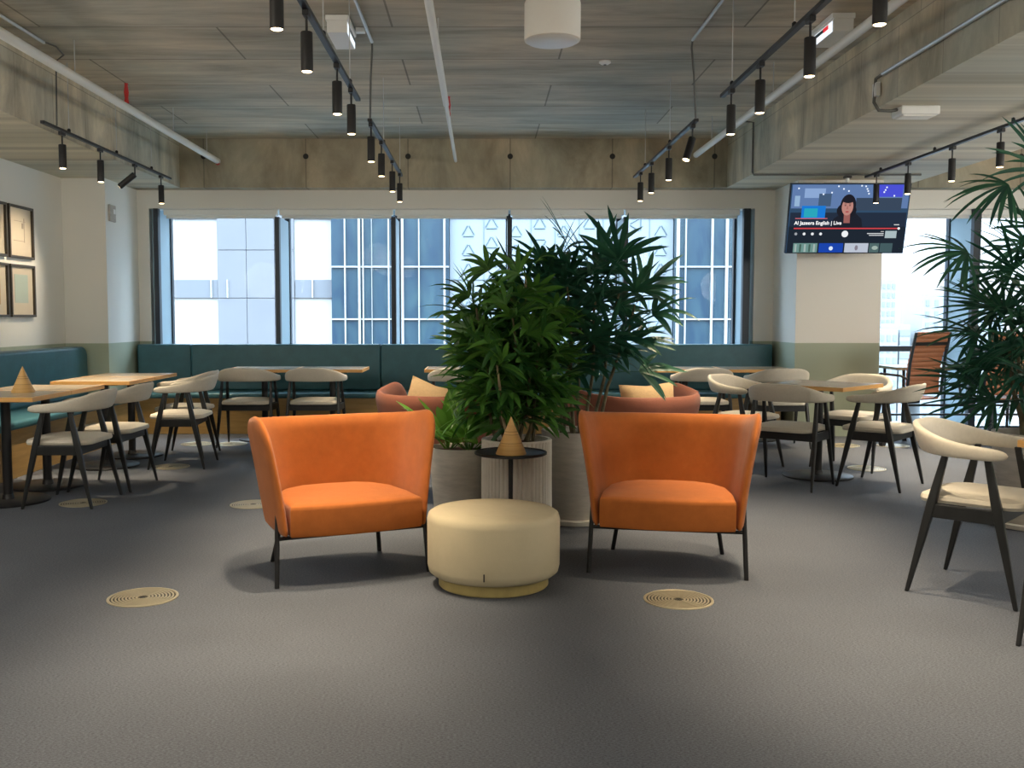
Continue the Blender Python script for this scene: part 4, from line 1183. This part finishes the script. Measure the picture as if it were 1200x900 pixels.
gr = MB().span(-400, 700, 20, 600, -61, -60).build('city_ground', simple('pale_city_ground', (0.168, 0.174, 0.179), .9))
tag(gr, 'pale hazy ground far below outside the right window', 'ground', kind='structure')

# ------------------------------------------------------------------ light, sky, camera
wd = bpy.data.worlds.new('overcast_sky'); scene.world = wd; wd.use_nodes = True
nt = wd.node_tree; bg = nt.nodes['Background']
# overcast sky: three times brighter overhead than at the horizon
tcw = nt.nodes.new('ShaderNodeTexCoord'); spw = nt.nodes.new('ShaderNodeSeparateXYZ'); rw = nt.nodes.new('ShaderNodeValToRGB')
nt.links.new(tcw.outputs['Generated'], spw.inputs[0]); nt.links.new(spw.outputs[2], rw.inputs['Fac']); nt.links.new(rw.outputs['Color'], bg.inputs['Color'])
rw.color_ramp.elements[0].position = .02; rw.color_ramp.elements[0].color = (.062, .067, .072, 1)
rw.color_ramp.elements[1].position = .7; rw.color_ramp.elements[1].color = (.66, .84, 1.0, 1)
bg.inputs['Strength'].default_value = 11.5
sun = bpy.data.lights.new('sun', 'SUN'); sun.energy = .55; sun.angle = R(8); sun.color = (1, .97, .93)
so = bpy.data.objects.new('sun', sun); col.objects.link(so); so.rotation_euler = (R(48), 0, R(-14)); so.location = (0, -20, 40)
def lamp(loc, e, c, r=.16):
    l = bpy.data.lights.new('fill_light', 'POINT'); l.energy = e; l.color = c; l.shadow_soft_size = r
    o = bpy.data.objects.new('fill_light', l); col.objects.link(o); o.location = loc
    return o
# added fill lights without fixtures, unseen behind the camera and off both sides
for x, y in ((-2.2, .6), (1.2, .6), (-2.2, 2.6), (3.2, 2.4), (1.0, -1.8), (-2.0, -1.8)):
    lamp((x, y, 2.5), 19, (1, .92, .80), .3)
for x, y, z, e in ((5.4, 4.2, 1.9, 75), (5.9, 6.8, 1.9, 75), (4.9, 2.6, 1.9, 50), (-3.95, 3.2, 1.9, 22), (-3.95, 5.4, 1.9, 22)):
    lamp((x, y, z), e, (1, .94, .86), .33)

f = 1150.0
cam = bpy.data.cameras.new('camera'); co = bpy.data.objects.new('camera', cam); col.objects.link(co)
cam.sensor_width = 36; cam.lens = 36 * f / 1200
cam.shift_x = (600 - 565) / 1200
cam.clip_start = .05; cam.clip_end = 2000
co.location = (0, 0, 1.24); co.rotation_euler = (PI / 2 - math.atan(78 / f), 0, 0)
scene.camera = co
scene.view_settings.view_transform = 'Standard'; scene.view_settings.look = 'None'
scene.view_settings.gamma = 1; scene.view_settings.use_curve_mapping = False
scene.view_settings.exposure = 0.72
try:
    scene.cycles.use_denoising = True
    scene.cycles.max_bounces = 8; scene.cycles.diffuse_bounces = 5; scene.cycles.transparent_max_bounces = 12
    scene.cycles.sample_clamp_indirect = 6
except Exception: pass
